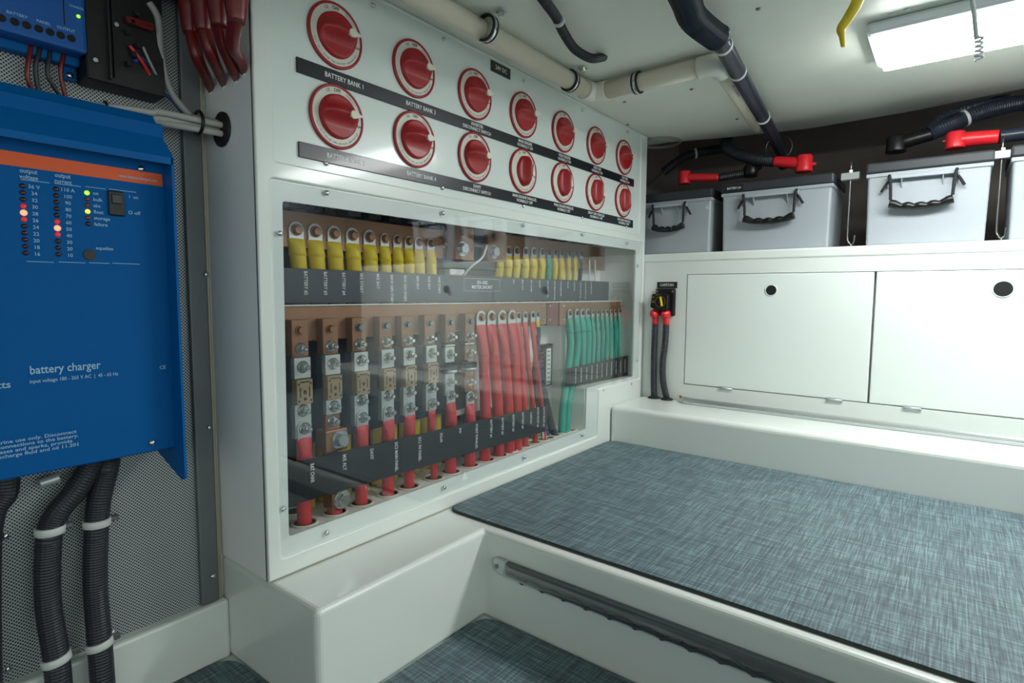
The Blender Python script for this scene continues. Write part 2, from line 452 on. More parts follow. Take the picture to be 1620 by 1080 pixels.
# ================================================================== switchboard cabinet
CX0, CX1 = 0.0, 1.503
win_out = [(.024, .903), (.024, .232), (1.172, .231), (1.175, .391), (1.489, .391), (1.489, .903)]
win_in = [(.049, .868), (.044, .266), (1.100, .268), (1.103, .405), (1.441, .405), (1.441, .872)]
top_out = [(.033, .932), (.036, 1.283), (1.452, 1.283), (1.456, .926)]
cab = thing('switchboard_cabinet', 'white fibreglass switchboard cabinet holding the red switches and the cable window', 'cabinet', (.75, 0, .197))
me = sheet([(0, .1975), (1.503, .1975), (1.503, 1.2895), (0, 1.2895)], [rounded(win_out, .008), rounded(top_out, .008)], 0, .012, .003)
link_mesh('front_frame', me, 'gelcoat', cab)
b = MB()
b.box((0, .004, .198), (.010, .177, 1.289), bev=.002); b.box((1.470, .010, .198), (1.5025, .177, 1.289))
b.box((.01, .013, .198), (1.47, .177, .262)); b.box((1.10, .0135, .262), (1.47, .177, .402)); b.box((.01, .013, .915), (1.47, .177, 1.289))
b.build('carcass', 'inner_white', cab)
b = MB(); b.box((.012, .170, .262), (.93, .177, .915)); b.build('back_panel', 'inner_black', cab, 'black back panel')
b = MB(); b.box((.93, .170, .262), (1.47, .177, .915)); b.build('back_panel', 'inner_white', cab, 'white back panel')
me = sheet(rounded(top_out, .008), [], .004, .010); swp = link_mesh('switch_panel', me, 'panel_white', cab)
me = sheet(rounded(win_out, .008), [rounded(win_in, .006)], .0065, .0125); link_mesh('window_flange', me, 'flange_white', cab)
wo2 = [(.028, .899), (.028, .236), (1.168, .235), (1.171, .395), (1.485, .395), (1.485, .899)]
me = sheet(rounded(wo2, .006), [], .0022, .0062); pane = link_mesh('window_pane', me, 'acrylic', cab, 'clear acrylic sheet')
b = MB(); b.tube([(.004, -.0015, .1985), (1.2, -.0015, .1985)], .0010, 6, 2); b.build('sealant_bead', 'sealant', cab)
for u, v in ((702, 62), (828, 127), (921, 174), (992, 208), (516, 258), (700, 297), (828, 326), (921, 344), (991, 359), (590, 8)):
    inst('screw', SCREW, at(u, v, 'Y', .003), swp)
for u, v in ((517, 305), (701, 337), (828, 356), (922, 371), (992, 385), (443, 369), (448, 805), (517, 843), (703, 771), (830, 723), (921, 688), (954, 617), (998, 607), (1008, 570), (1009, 420)):
    inst('screw', SCREW, at(u, v, 'Y', .002), pane)
MB().box((.012, .086, .405), (.615, .090, .612)).build('fuse_board', 'inner_black', cab, 'black board behind the fuse columns')
MB().box((.617, .143, .372), (.93, .147, .612)).build('white_board', 'inner_white', cab, 'white board behind the red cables')
MB().box((.93, .143, .30), (1.455, .147, .606)).build('white_board', 'inner_white', cab, 'white board behind the terminal block')
# floor grommets (cream rings) as parts of the cabinet
def grommet(p, r, parent):
    b = MB(); b.torus((p[0], p[1], p[2]+.0015), Z_, r, .0026, 28, 8); o = b.build('cable_grommet', 'grommet_cream', parent)
    MB().lathe((p[0], p[1], p[2]+.0002), Z_, [(r, 0), (r, .0006)], 24).build('opening', 'hole_dark', o)
G1 = [(482, 832), (530, 812), (572, 798), (614, 783), (647, 769), (686, 755), (713, 749), (743, 738), (768, 731), (789, 722), (809, 711), (830, 703), (846, 700), (860, 696)]
gpos = []
for i, (u, v) in enumerate(G1):
    p = at(u, v, 'Z', .262); p.y = .047; p.x = at(u, v, 'Y', .047).x; gpos.append(p)
    grommet(p, .0235 if i not in (10, 11, 12, 13) else .0165, cab)
for i, x in enumerate((.12, .20, .28, .345, .42, .495, .56, .64, .71, .78, .85, .92, .99)):
    grommet((x, .115, .262), .021, cab)
for x, y in ((.945, .045), (.985, .05), (1.03, .05), (1.07, .045), (1.02, .1)): grommet((x, y, .262), .016, cab)
for i in range(12): grommet((1.135+i*.027, .060, .402), .011, cab)
tri = MB(); p = at(735, 745, 'Y', .006)
tri.poly([(p.x-.012, .0060, p.z-.022), (p.x+.012, .0060, p.z-.022), (p.x, .0060, p.z)], (0, -.0002, 0)); tri.build('triangle_sticker', 'inner_white', cab, 'faint triangular sticker')

# ------------------------------------------------------------------ battery switches
GX = [.1605+.1935*i for i in range(7)]; ZR = (1.1809, 1.0354)
def polar_knob(b, sx, sz, horizontal):
    n, k = 48, 14; prev = None
    rings = []
    for i in range(k+1):
        rr = i/k; row = []
        for j in range(n):
            t = 2*PI*j/n; x = rr*math.cos(t); z = rr*math.sin(t)
            if horizontal: g = math.exp(-((z-.12)/.26)**2)
            else: g = math.exp(-((x)/.40)**2)
            h = .012+.020*g*(1-rr**4)
            if rr > .93: h *= max(0, (1-rr)/.07)
            row.append(b.bm.verts.new((x*sx, -h, z*sz)))
        rings.append(row)
    for i in range(1, k): b.bridge(rings[i], rings[i+1])
    b.bm.faces.new(rings[1]) 
    for v in rings[0]: b.bm.verts.remove(v)
def make_switch(on, loc, label):
    t = thing('battery_switch', label, 'switch', loc, 'red battery switches on the switchboard')
    L = Vector(loc)
    def put(b, name, mt, lab=None):
        me = b.mesh(name); me.materials.append(M[mt]); o = bpy.data.objects.new(name, me); COL.objects.link(o); o.parent = t
        if lab: o['label'] = lab
        return o
    b = MB(); b.lathe((0, 0, 0), (0, -1, 0), [(.0584, 0), (.0584, .004), (.0575, .0055), (.0540, .0058), (.0530, .0040)], 56, cap1=False); put(b, 'bezel_ring', 'red_ring', 'dark red outer ring')
    b = MB(); b.lathe((0, 0, 0), (0, -1, 0), [(.0532, .001), (.0532, .0042)], 56); d = put(b, 'dial_face', 'dial_face', 'cream dial face')
    b = MB()
    if on: polar_knob(b, .0415, .0415, True)
    else: polar_knob(b, .0300, .0405, False)
    kn = put(b, 'knob', 'red_switch', 'red turning knob')
    if not on:
        b = MB(); b.lathe((0, -.004, 0), (0, -1, 0), [(.034, 0), (.033, .003)], 36, x=(1, 0, 0), sx=.95); put(b, 'knob_base', 'red_ring')
    b = MB()
    if on:
        pts = [(.030+.0075*math.cos(a), .0075*math.sin(a)) for a in [PI/2+k*PI/8 for k in range(9)]]+[(.041, -.0035), (.052, 0), (.041, .0035)]
        zc = .003
        b.poly([(x-.0135, -.0335, z+zc) for x, z in pts], (0, .004, 0)); b.box((.010, -.030, zc-.004), (.026, -.012, zc+.004))
    else:
        pts = [(.0055*math.cos(a), .0055*math.sin(a)-.004) for a in [PI+k*PI/8 for k in range(9)]]+[(.003, .010), (0, .024), (-.003, .010)]
        b.poly([(x+.028, -.018, z) for x, z in pts], (0, .004, 0)); b.box((.024, -.015, -.006), (.032, -.008, .006))
    put(b, 'pointer', 'cream', 'cream pointer')
    def T(items, mt):
        o = lettering([(s, Vector(c)+L, sz, r, u, wd) for s, c, sz, r, u, wd in items], mt, t, 'lettering'); return o
    T([('OFF', (.0, -.0046, .0475), .0085, X_, Z_, None), ('ON', (.0482, -.0046, -.008), .006, X_, Z_, None)], 'print_dark')
    it = []
    for k, ch in enumerate('THIS UNIT RATED FOR BATTERY SWITCH USE'):
        a = math.radians(200+k*3.6); c = Vector((math.cos(a)*.0485, -.0046, math.sin(a)*.0485))
        if ch != ' ': it.append((ch, c, .0040, Vector((-math.sin(a), 0, math.cos(a))), Vector((-math.cos(a), 0, -math.sin(a))), None))
    for k, ch in enumerate('CONNECT'[::-1]):
        a = math.radians(38+k*4.5); c = Vector((math.cos(a)*.0485, -.0046, math.sin(a)*.0485))
        it.append((ch, c, .0042, Vector((math.sin(a), 0, -math.cos(a))), Vector((math.cos(a), 0, math.sin(a))), None))
    it.append(('CE', (-.020, -.0046, .0435), .0075, Vector((1, 0, .45)), Vector((-.45, 0, 1)), None))
    T(it, 'slot_grey')
    return t
names1 = ['the BATTERY BANK 1 lettering', 'the BATTERY BANK 3 lettering', 'the INVERTER DISCONNECT SWITCH lettering', 'the MAIN ENGINE NORMALLY ON lettering', 'the WING ENGINE NORMALLY ON lettering', 'the 25KW GEN NORMALLY ON lettering', 'the 9KW GEN NORMALLY ON lettering']
names2 = ['the BATTERY BANK 2 lettering', 'the BATTERY BANK 4 lettering', 'the DAVIT DISCONNECT SWITCH lettering', 'the MAIN ENGINE PARALLEL lettering', 'the WING ENGINE PARALLEL lettering', 'the 25KW GEN PARALLEL lettering', 'the 9KW GEN PARALLEL lettering']
on0 = None; off0 = None
for row, z in enumerate(ZR):
    for i, x in enumerate(GX):
        ordn = ['leftmost', 'second from left', 'third from left', 'middle', 'third from right', 'second from right', 'rightmost'][i]
        lab = 'red battery switch, %s of the %s row, above %s' % (ordn, 'upper' if row == 0 else 'lower', (names1 if row == 0 else names2)[i].replace('the ', '').replace(' lettering', ''))
        off = row == 1 and i > 2
        loc = (x, .0038, z)
        if off:
            if off0 is None: off0 = make_switch(False, loc, lab)
            else: copy_thing(off0, loc, lab)
        else:
            if on0 is None: on0 = make_switch(True, loc, lab)
            else: copy_thing(on0, loc, lab)

def strip(name, label, x0, x1, z0, z1, y, th, mt, items, pmt='print_white'):
    e = thing(name, label, 'label', ((x0+x1)/2, y, z0))
    MB().box((x0, y-th, z0), (x1, y, z1), bev=.0006, seg=1).build('plate', mt, e)
    lettering([(s, Vector((c[0], y-th-.0002, c[1])), sz, r, u, wd) for s, c, sz, r, u, wd in items], pmt, e)
    return e
TW = [('BATTERY BANK 1', .085), ('BATTERY BANK 3', .085), ('INVERTER\nDISCONNECT SWITCH', .100), ('MAIN ENGINE\nNORMALLY ON', .068), ('WING ENGINE\nNORMALLY ON', .068), ('25KW GEN\nNORMALLY ON', .068), ('9KW GEN\nNORMALLY ON', .068)]
TW2 = [('BATTERY BANK 2', .085), ('BATTERY BANK 4', .085), ('DAVIT\nDISCONNECT SWITCH', .100), ('MAIN ENGINE PARALLEL\nNORMALLY OFF', .108), ('WING ENGINE PARALLEL\nNORMALLY OFF', .108), ('25KW GEN PARALLEL\nNORMALLY OFF', .108), ('9KW GEN PARALLEL\nNORMALLY OFF', .10)]
def itm(T, zc):
    return [(s, (GX[i]+(.018 if i < 2 else .006), zc), .0125 if '\n' not in s else .0110, X_, Z_, wd) for i, (s, wd) in enumerate(T)]
strip('label_strip', 'long black label strip with BATTERY BANK 1 between the two switch rows', .0795, 1.3994, 1.0925, 1.1185, .004, .004, 'label_black', itm(TW, 1.1055))
strip('label_strip', 'long black label strip with BATTERY BANK 2 beneath the lower switch row', .0795, 1.3994, .9480, .9748, .004, .004, 'label_black', itm(TW2, .9614))
strip('label_plate', 'small black 24V DC label plate above the upper switch row', .607, .683, 1.2545, 1.2805, .004, .003, 'label_black', [('24V DC', (.645, 1.2675), .0145, X_, Z_, .045)])

# ================================================================== inside the cabinet
# upper busbars
e = thing('copper_busbar', 'dark upper copper busbar behind the ten yellow cables at left', 'busbar', (.3, .14, .80))
MB().box((.015, .132, .800), (.57, .140, .872), bev=.001, seg=1).build('bar', 'copper', e)
for x in (.05, .3, .545): MB().cyl((x, .140, .82), (x, .170, .82), .009, 10).build('standoff', 'black_plastic', e)
inst('bolt', HEXC, at(703, 386, 'Y', .132), e)
e = thing('copper_busbar', 'dark upper copper busbar behind the right-hand yellow cables', 'busbar', (1.1, .14, .80))
MB().box((.815, .132, .800), (1.437, .140, .885), bev=.001, seg=1).build('bar', 'copper', e)
for x in (.84, 1.1, 1.42): MB().cyl((x, .140, .83), (x, .170, .83), .009, 10).build('standoff', 'black_plastic', e)
for u, v in ((953, 402), (952, 418)): inst('screw', SCREW, at(u, v, 'Y', .132), e)
# lower busbars
e = thing('copper_busbar', 'long lower copper busbar carrying the eight fuse columns and red cables', 'busbar', (.5, .07, .62))
MB().box((.013, .068, .615), (.955, .078, .683), bev=.001, seg=1).build('bar', 'copper', e)
MB().box((.013, .064, .6832), (1.455, .080, .6856)).build('top_edge', 'print_white', e, 'white strip along the top edge')  # plain white line drawn along the bar's top edge
for x in (.04, .33, .62, .92): MB().cyl((x, .078, .65), (x, .170, .65), .010, 10).build('standoff', 'black_plastic', e)
for u in (860,):
    for v in (484, 506): inst('screw', SCREW, at(u, v, 'Y', .068), e)
MB().box((.957, .066, .612), (1.020, .080, .683), bev=.001, seg=1).build('end_block', 'maroon', e, 'maroon insulating block')
for v in (484, 506): inst('screw', SCREW, at(870, v, 'Y', .066), e)
e = thing('copper_busbar', 'short lower copper busbar above the teal cables at right', 'busbar', (1.2, .07, .62))
MB().box((1.030, .068, .608), (1.455, .078, .683), bev=.001, seg=1).build('bar', 'copper', e)
for x in (1.06, 1.43): MB().cyl((x, .078, .65), (x, .170, .65), .010, 10).build('standoff', 'black_plastic', e)
for u, v in ((892, 484), (892, 506), (982, 481), (982, 500)): inst('screw', SCREW, at(u, v, 'Y', .068), e)

# lug + cable builder
def lug_poly(b, x, z, y, w, h, th=.003):
    """tongue with round top, bolt hole centre at (x, z); h = length below the centre"""
    r = w/2
    pts = [(x+r*math.cos(a), y, z+r*math.sin(a)) for a in [k*PI/10 for k in range(11)]]+[(x-r*.95, y, z-h), (x+r*.95, y, z-h)]
    b.poly(pts, (0, th, 0), bev=.0006, seg=1)
def cable(label, group, col_sleeve, col_cable, x, z, y, w, path, r, sleeve_len=.05, bolt=HEXC, bolt_scale=1, lug_h=.022, sname='heat_shrink_sleeve'):
    """path: points below the lug"""
    e = thing('battery_cable' if r > .008 else 'thin_cable', label, 'cable', (x, y, z), group)
    b = MB(); lug_poly(b, x, z, y, w, lug_h); lg = b.build('terminal_lug', 'tin', e, 'silver terminal lug')
    if bolt:
        o = inst('bolt', bolt, (x, y, z), lg); o.scale = (bolt_scale,)*3
    P = [Vector(p) for p in path]
    b = MB(); p0 = Vector((x, y+.003, z-lug_h+.004)); d = (P[0]-p0)
    k = p0+d.normalized()*min(sleeve_len, d.length); prev = None
    for t_, rx, ry in ((0, w*.50, .0035), (.02, w*.55, .0050), (.18, w*.54, r*.62), (.45, max(w*.46, r*1.02), r*.95), (.75, r*1.06, r*1.06), (.98, r*1.09, r*1.09), (1, r*1.0, r*1.0)):
        Rg = b.ring(p0.lerp(k, t_), X_, Y_, rx, ry, 20)
        if prev: b.bridge(prev, Rg)
        else: b.bm.faces.new(list(reversed(Rg)))
        prev = Rg
    b.bm.faces.new(prev); b.build(sname, col_sleeve, e)
    b = MB(); b.tube([k-d.normalized()*.003]+P, r, 16, 8); b.build('insulation', col_cable, e)
    return e

ylab = ['BATTERY #2', 'BATTERY #3', 'BATTERY #4', 'M/E START', 'M/E BAT', '25KW GEN START', '9KW GEN START', 'GEN BAT', 'W/E BAT', 'W/E START']
yu = [470, 500, 530, 559, 586, 610, 630, 648, 664, 683]; yv = [365, 368, 373, 377, 380, 379, 381, 383, 384, 386]
for i, (u, v) in enumerate(zip(yu, yv)):
    p = at(u, v, 'Y', .126); r = .0165 if i < 5 else .0135; wd = .034 if i < 5 else .026
    cable('thick yellow cable, %s, upper left busbar, %s' % (['leftmost', 'second from left', 'third from left', 'fourth from left', 'fifth from left', 'fifth from the bar end', 'fourth from the bar end', 'third from the bar end', 'second from the bar end', 'last at the bar end'][i], ylab[i]), 'yellow cables on the upper left busbar', 'yellow', 'yellow', p.x, .835, .128, wd,
          [(p.x+.006, .134, .77), (p.x+.012, .138, .70), (p.x+.010, .125, .5), (p.x+.004, .118, .262)], r, .035, HEXC, 1.25 if i < 5 else 1.05, .021)
yu = [792, 806, 819, 833, 846, 859, 870, 880, 890, 902, 912, 921]
yv = [398, 399, 400, 401, 402, 402, 403, 402, 403, 405, 406, 408]
yl2 = ['INV', 'M/E ALT', 'BAT CHAR', 'DAVIT', 'DC1 PH PANEL', 'DC3 MAIN PANEL', 'FORWARD BUS', 'SOLAR', 'CAPSTAN', 'AUTO PILOT #1', 'AUTO PILOT #2', 'FLYBRIDGE']
for i, (u, v) in enumerate(zip(yu, yv)):
    p = at(u, v, 'Y', .126); r = [.0135]*6+[.011]*3+[.0075]*3; r = r[i]
    c = 'teal' if i == 6 else 'yellow'; 
    if i == 11: c = 'black_conduit'
    cable('%s cable, %s, upper busbar, %s' % ({'teal': 'single teal', 'yellow': 'yellow', 'black_conduit': 'dark thin'}[c], ['nearest the shunt', 'second past the shunt', 'third past the shunt', 'fourth past the shunt', 'fifth past the shunt', 'just left of the teal cable', 'among yellow ones', 'just right of the teal cable', 'second right of the teal cable', 'third right of the teal cable', 'last of the thin yellow ones', 'after the last yellow one'][i], yl2[i]), 'cables on the upper right busbar', c, c, p.x, .836+i*.0015, .128, .028 if i < 6 else .02,
          [(p.x+.005, .136, .78), (p.x+.010, .150, .70), (p.x+.010, .158, .64), (p.x+.010, .158, .55), (p.x+.006, .157, .403 if p.x > 1.1 else .262)], r, .035, HEXS if i > 2 else HEXC, 1, .021)
for k, u in enumerate((933, 942)):
    p = at(u, 420, 'Y', .126)
    tag(MB().tube([(p.x, .128, .835), (p.x+.003, .128, .78), (p.x+.012, .132, .70)], .003, 8).build('thin_wire', 'white_wire', None), ['pale thin wire left of its twin by the end of the upper busbar', 'pale thin wire nearest the right cabinet wall, upper busbar'][k], 'wire', 'pale wires by the upper busbar')

# grey label channel
items = []
for i, u in enumerate((484, 515, 544, 572, 598, 620, 641, 661, 679, 695)):
    zt = .752; s = ylab[i]; wd = .0058*len(s)*.82
    p = at(u, 440, 'Y', .105); items.append((s, (p.x, zt-wd/2), .011, -Z_, X_, wd))
for i, u in enumerate((813, 827, 841, 854, 867, 878, 888, 899, 909, 919, 927, 936)):
    s = yl2[i]; wd = .0050*len(s)*.9; p = at(u, 440, 'Y', .105); items.append((s, (p.x, .752-wd/2), .010, -Z_, X_, wd))
pL = at(734, 440, 'Y', .105).x; pR = at(791, 440, 'Y', .105).x
items.append(('SH--002\nMETER SHUNT', ((pL+pR)/2, .733), .0135, X_, Z_, .088))
gs = strip('label_channel', 'dark grey label channel marked METER SHUNT across the middle of the window', .013, 1.425, .6865, .757, .118, .012, 'label_grey', items)
b = MB()
z0, z1 = .716, .7495
for a, c in (((pL, z0), (pR, z0+.0006)), ((pL, z1), (pR, z1+.0006)), ((pL, z0), (pL+.0008, z1)), ((pR, z0), (pR+.0008, z1))): b.box((a[0], .1055, a[1]), (c[0], .1060, c[1]))
b.build('label_outline', 'print_white', gs)
for u, v in ((712, 464), (865, 463)):
    MB().lathe(at(u, v, 'Y', .1062), (0, -1, 0), [(.0068, 0), (.0068, .0006)], 20).build('round_hole', 'hole_dark', gs)
# shunt
e = thing('meter_shunt', 'meter shunt with two copper blocks and big steel bolts above its label', 'meter shunt', (.69, .13, .80))
MB().box((.575, .135, .775), (.80, .168, .90), bev=.003).build('base', 'inner_black', e, 'dark base')
for k, (u0, u1) in enumerate(((721, 750), (772, 800))):
    a = at(u0, 400, 'Y', .1).x; c = at(u1, 400, 'Y', .1).x
    blk = MB().box((a, .100, .797+k*.004), (c, .135, .899), bev=.002).build('copper_block', 'copper', e)
    o = inst('bolt', BIGBOLT, (a+.024, .100, .826), blk)
    MB().lathe((a+.024, .0996, .868), (0, -1, 0), [(.0085, 0), (.0085, .0006)], 20).build('hole', 'hole_dark', blk)
    MB().box((c-.012, .097, .820), (c-.004, .100, .829)).build('sense_screw', 'brass', blk)
MB().box((at(750, 380, 'Y', .115).x+.002, .112, .838), (at(772, 380, 'Y', .1).x-.002, .128, .895)).build('resistance_plates', 'label_grey', e)
MB().tube([at(770, 388, 'Y', .098), at(768, 395, 'Y', .09), at(762, 408, 'Y', .1), at(745, 422, 'Y', .105), at(733, 436, 'Y', .122)], .0035, 8).build('sense_wire', 'white_wire', e, 'white sense wire')
MB().box((.605, .142, .757), (.665, .168, .797), bev=.004).build('mounting_block', 'inner_white', e, 'white mounting block')
# small dark hardware above the upper busbars
for i in range(9):
    x = .06+i*.058
    e = thing('relay_block', 'small dark relay above the upper left busbar, %s' % ['behind the window corner', 'second from the left corner', 'third from the left corner', 'fourth from the left corner', 'midway along the row', 'fourth before the shunt', 'third before the shunt', 'second before the shunt', 'right beside the shunt'][i], 'relay', (x, .15, .875), 'relays above the upper busbar')
    MB().box((x-.018, .13, .878), (x+.018, .168, .905), bev=.002).build('housing', ['black_plastic', 'label_grey', 'inner_black'][i % 3], e)
    MB().cyl((x, .13, .89), (x, .118, .89), .006, 8).build('terminal', ['dull_steel', 'maroon', 'dull_steel'][i % 3], e)
for i in range(8):
    x = .85+i*.068
    e = thing('relay_block', 'small dark relay above the upper right busbar, %s' % ['nearest the shunt', 'second past the shunt', 'third past the shunt', 'fourth past the shunt', 'fourth from the right wall', 'third from the right wall', 'second from the right wall', 'nearest the right wall'][i], 'relay', (x, .15, .89), 'relays above the upper busbar')
    MB().box((x-.020, .13, .8875), (x+.020, .168, .912), bev=.002).build('housing', ['black_plastic', 'inner_black'][i % 2], e)
    MB().cyl((x, .13, .899), (x, .118, .899), .006, 8).build('terminal', ['dull_steel', 'maroon'][i % 2], e)

# fuse columns
FU = [477, 525, 570, 612, 646, 681, 713.5, 744]; FX = [at(u, 600, 'Y', .045).x for u in FU]
flab = ['BAT CHAR', 'M/E ALT', 'DAVIT', 'DC3 MAIN PANEL', 'DC1 PH PANEL', 'SOLAR', 'INV', 'START PARALLEL']
W2 = .0172
for i, x in enumerate(FX):
    e = thing('fuse_column', 'column of copper, steel studs and fuse above the %s lettering' % flab[i], 'fuse', (x, .06, .45), 'fuse columns on the lower busbar')
    c = MB().box((x-W2, .046, .588), (x+W2, .067, .658), bev=.0008, seg=1).build('copper_tab', 'copper', e)
    inst('bolt', HEXC if i < 2 else HEXS, (x, .046, .638), c)
    inst('stud_nut', STUD, (x, .046, .603), c)
    if i < 6:
        p = MB().box((x-W2, .040, .547), (x+W2, .052, .5868), bev=.0006, seg=1).build('steel_plate', 'tin', e)
        inst('stud_nut', STUD, (x, .040, .569), p)
        f = MB().box((x-W2*.98, .034, .498), (x+W2*.98, .052, .5455), bev=.001, seg=1).build('fuse_body', 'fuse_body', e, 'tan fuse body')
        b = MB(); b.lathe((x, .0336, .521), (0, -1, 0), [(.0042, 0), (.0042, .0004)], 16, x=(1, 0, 0), sx=.8); b.lathe((x, .0336, .508), (0, -1, 0), [(.003, 0), (.003, .0004)], 12)
        for sx in (-1, 1):
            for zz in (.505, .537): b.lathe((x+sx*.0125, .0336, zz), (0, -1, 0), [(.0021, 0), (.0021, .0004)], 10)
            b.box((x+sx*.0095-.001, .0332, .512), (x+sx*.0095+.001, .0336, .531))
        b.box((x-.010, .0332, .5395), (x+.010, .0336, .542)); b.build('markings', 'fuse_print', f)
        if i != 1:
            p = MB().box((x-W2, .042, .432), (x+W2, .056, .497), bev=.0006, seg=1).build('steel_plate', 'tin', e)
            inst('stud_nut', STUD, (x, .042, .485), p)
        else:
            p = MB().box((x-W2, .040, .468), (x+W2, .052, .497), bev=.0006, seg=1).build('steel_plate', 'tin', e)
            inst('stud_nut', STUD, (x, .040, .483), p)
            c = MB().box((x-W2*.9, .046, .43), (x+W2, .060, .467), bev=.0008, seg=1).build('copper_tab', 'copper', e)
            inst('stud_nut', STUD, (x, .046, .453), c)
            c = MB().box((x-.022, .036, .392), (x+.028, .072, .436), bev=.002).build('copper_clamp', 'copper', e)
            inst('bolt', BIGBOLT, (x+.010, .036, .414), c)
            MB().box((x-.014, .05, .31), (x+.014, .062, .392)).build('copper_tab', 'copper', e)
            c = MB().box((x-.012, .034, .272), (x+.022, .066, .306), bev=.002).build('copper_clamp', 'copper', e)
            inst('bolt', BIGBOLT, (x+.010, .034, .291), c)
    else:
        p = MB().box((x-W2, .046, .5795), (x+W2, .062, .5835), bev=.0006, seg=1).build('steel_plate', 'tin', e)
        c = MB().box((x-W2*.95, .048, .540), (x+W2*.95, .062, .578), bev=.0008, seg=1).build('copper_tab', 'tin' if i == 6 else 'copper', e)
        inst('stud_nut', STUD, (x, .048, .560), c)
        d = MB(); d.lathe((x, .052, .514), Z_, [(.021, 0), (.021, .007)], 24); d.build('clamp_disc', 'tin', e)
        d = MB(); d.lathe((x, .052, .522), Z_, [(.022, 0), (.022, .010)], 24); d.build('clamp_disc', 'label_grey', e)
        c = MB().box((x-W2*.95, .048, .458), (x+W2*.95, .062, .513), bev=.0008, seg=1).build('copper_tab', 'tin' if i == 6 else 'copper', e)
        inst('stud_nut', STUD, (x, .048, .492 if i == 6 else .484), c)
red_z = [.451, None, .450, .450, .450, .450, .458, .444]
for i, x in enumerate(FX):
    g = gpos[i]; r = [.0135, .0155, .013, .0135, .0125, .0085, .0145, .0145][i]
    if i == 1:
        e = thing('battery_cable', 'short red cable end under the large copper clamp by M/E ALT lettering', 'cable', (g.x, g.y, .25), 'red cables to the floor grommets')
        MB().cyl((g.x, g.y, .25), (g.x, g.y+.002, .273), .0155, 18).build('insulation', 'red_cable', e); continue
    cable('red cable rising through its floor grommet to the %s fuse column' % flab[i], 'red cables to the floor grommets', 'red_sleeve', 'red_cable', x, red_z[i], .0385 if i < 6 else .044, .030 if r > .01 else .022,
          [(x+.002, .047, .37), (g.x, g.y, .30), (g.x, g.y, .24)], r, .055, STUD, 1, .022)
# direct red cables
RU = [763, 779.5, 796.5, 812, 822.5, 833, 845, 853.5]
rl = ['BATTERY #1', 'BATTERY #2', 'BATTERY #3', 'BATTERY #4', 'CAPSTAN', 'AUTO PILOT #1', 'AUTO PILOT #2', 'spare']
GB = [8, 9, 10, 10, 11, 12, 13, 13]
for i, u in enumerate(RU):
    x = at(u, 500, 'Y', .055).x
    gx = [at(767, 731, 'Y', .047).x, at(789, 722, 'Y', .047).x, at(806, 714, 'Y', .047).x, at(818, 708, 'Y', .047).x, at(830, 703, 'Y', .047).x, at(846, 700, 'Y', .047).x, at(860, 696, 'Y', .047).x, at(866, 694, 'Y', .06).x][i]
    gy = .047 if i < 7 else .07
    r = [.0148, .0148, .0148, .0148, .0105, .0075, .0065, .005][i]
    if i == 7:
        cable('thin yellow-sleeved black wire last in the row of red cables', 'cables on the lower busbar', 'yellow', 'black_conduit', x, .648, .060, .016,
              [(x+.004, .06, .58), (x-.004, .07, .45), (gx, gy, .24)], .006, .02, HEXS, .8)
    else:
        nm = 'tall red cable, %s, falling behind %s' % (['first of the four thick ones', 'second of the four thick ones', 'third of the four thick ones', 'last of the four thick ones', 'medium thick', 'left of the two thin ones', 'right of the two thin ones', 'x'][i], rl[i])
        cable(nm, 'red cables on the lower busbar', 'red_sleeve', 'red_cable', x, .647, .058, .036 if i < 4 else .022,
              [(x+.003, .052, .53), ((x+gx)/2+.004, .048, .40), (gx, gy, .30), (gx, gy, .24)], r, .085, HEXC if i < 5 else HEXS, 1.15 if i < 4 else .85, .024)
# yellow cables behind the fuse columns come up from the second row: those are the drops above.
# black label strip in front of the red cables
a = at(459, 732, 'Y', .020); c = at(869, 640, 'Y', .020); d = at(861, 682, 'Y', .020); f = at(459, 799, 'Y', .020)
e = thing('label_strip', 'sloping black label strip across the red cables, from BAT CHAR to AUTO PILOT', 'label', (.45, .02, .30))
kx = (a.z-c.z)/(c.x-a.x); x0 = .046
MB().poly([(x0, .020, a.z+kx*(a.x-x0)), (c.x, .020, c.z), (d.x, .020, d.z), (x0, .020, f.z+.02*(a.x-x0))], (0, -.003, 0)).build('plate', 'label_black', e)
its = []
for s, u, v in (('BAT CHAR', 494, 748), ('M/E ALT', 545, 731), ('DAVIT', 588, 718), ('DC3 MAIN PANEL', 627, 722), ('DC1 PH PANEL', 664, 710), ('SOLAR', 698, 692), ('INV', 728, 681), ('START PARALLEL', 754, 690), ('BATTERY #1', 777, 678), ('BATTERY #2', 795, 674), ('BATTERY #3', 812, 669), ('BATTERY #4', 827, 665), ('CAPSTAN', 840, 661), ('AUTO PILOT #1', 851, 660), ('AUTO PILOT #2', 860.5, 659)):
    p = at(u, v, 'Y', .0168); its.append((s, (p.x, .0168, p.z), .0115, -Z_, X_, min(.0046*len(s), .068)))
lettering(its, 'print_white', e)
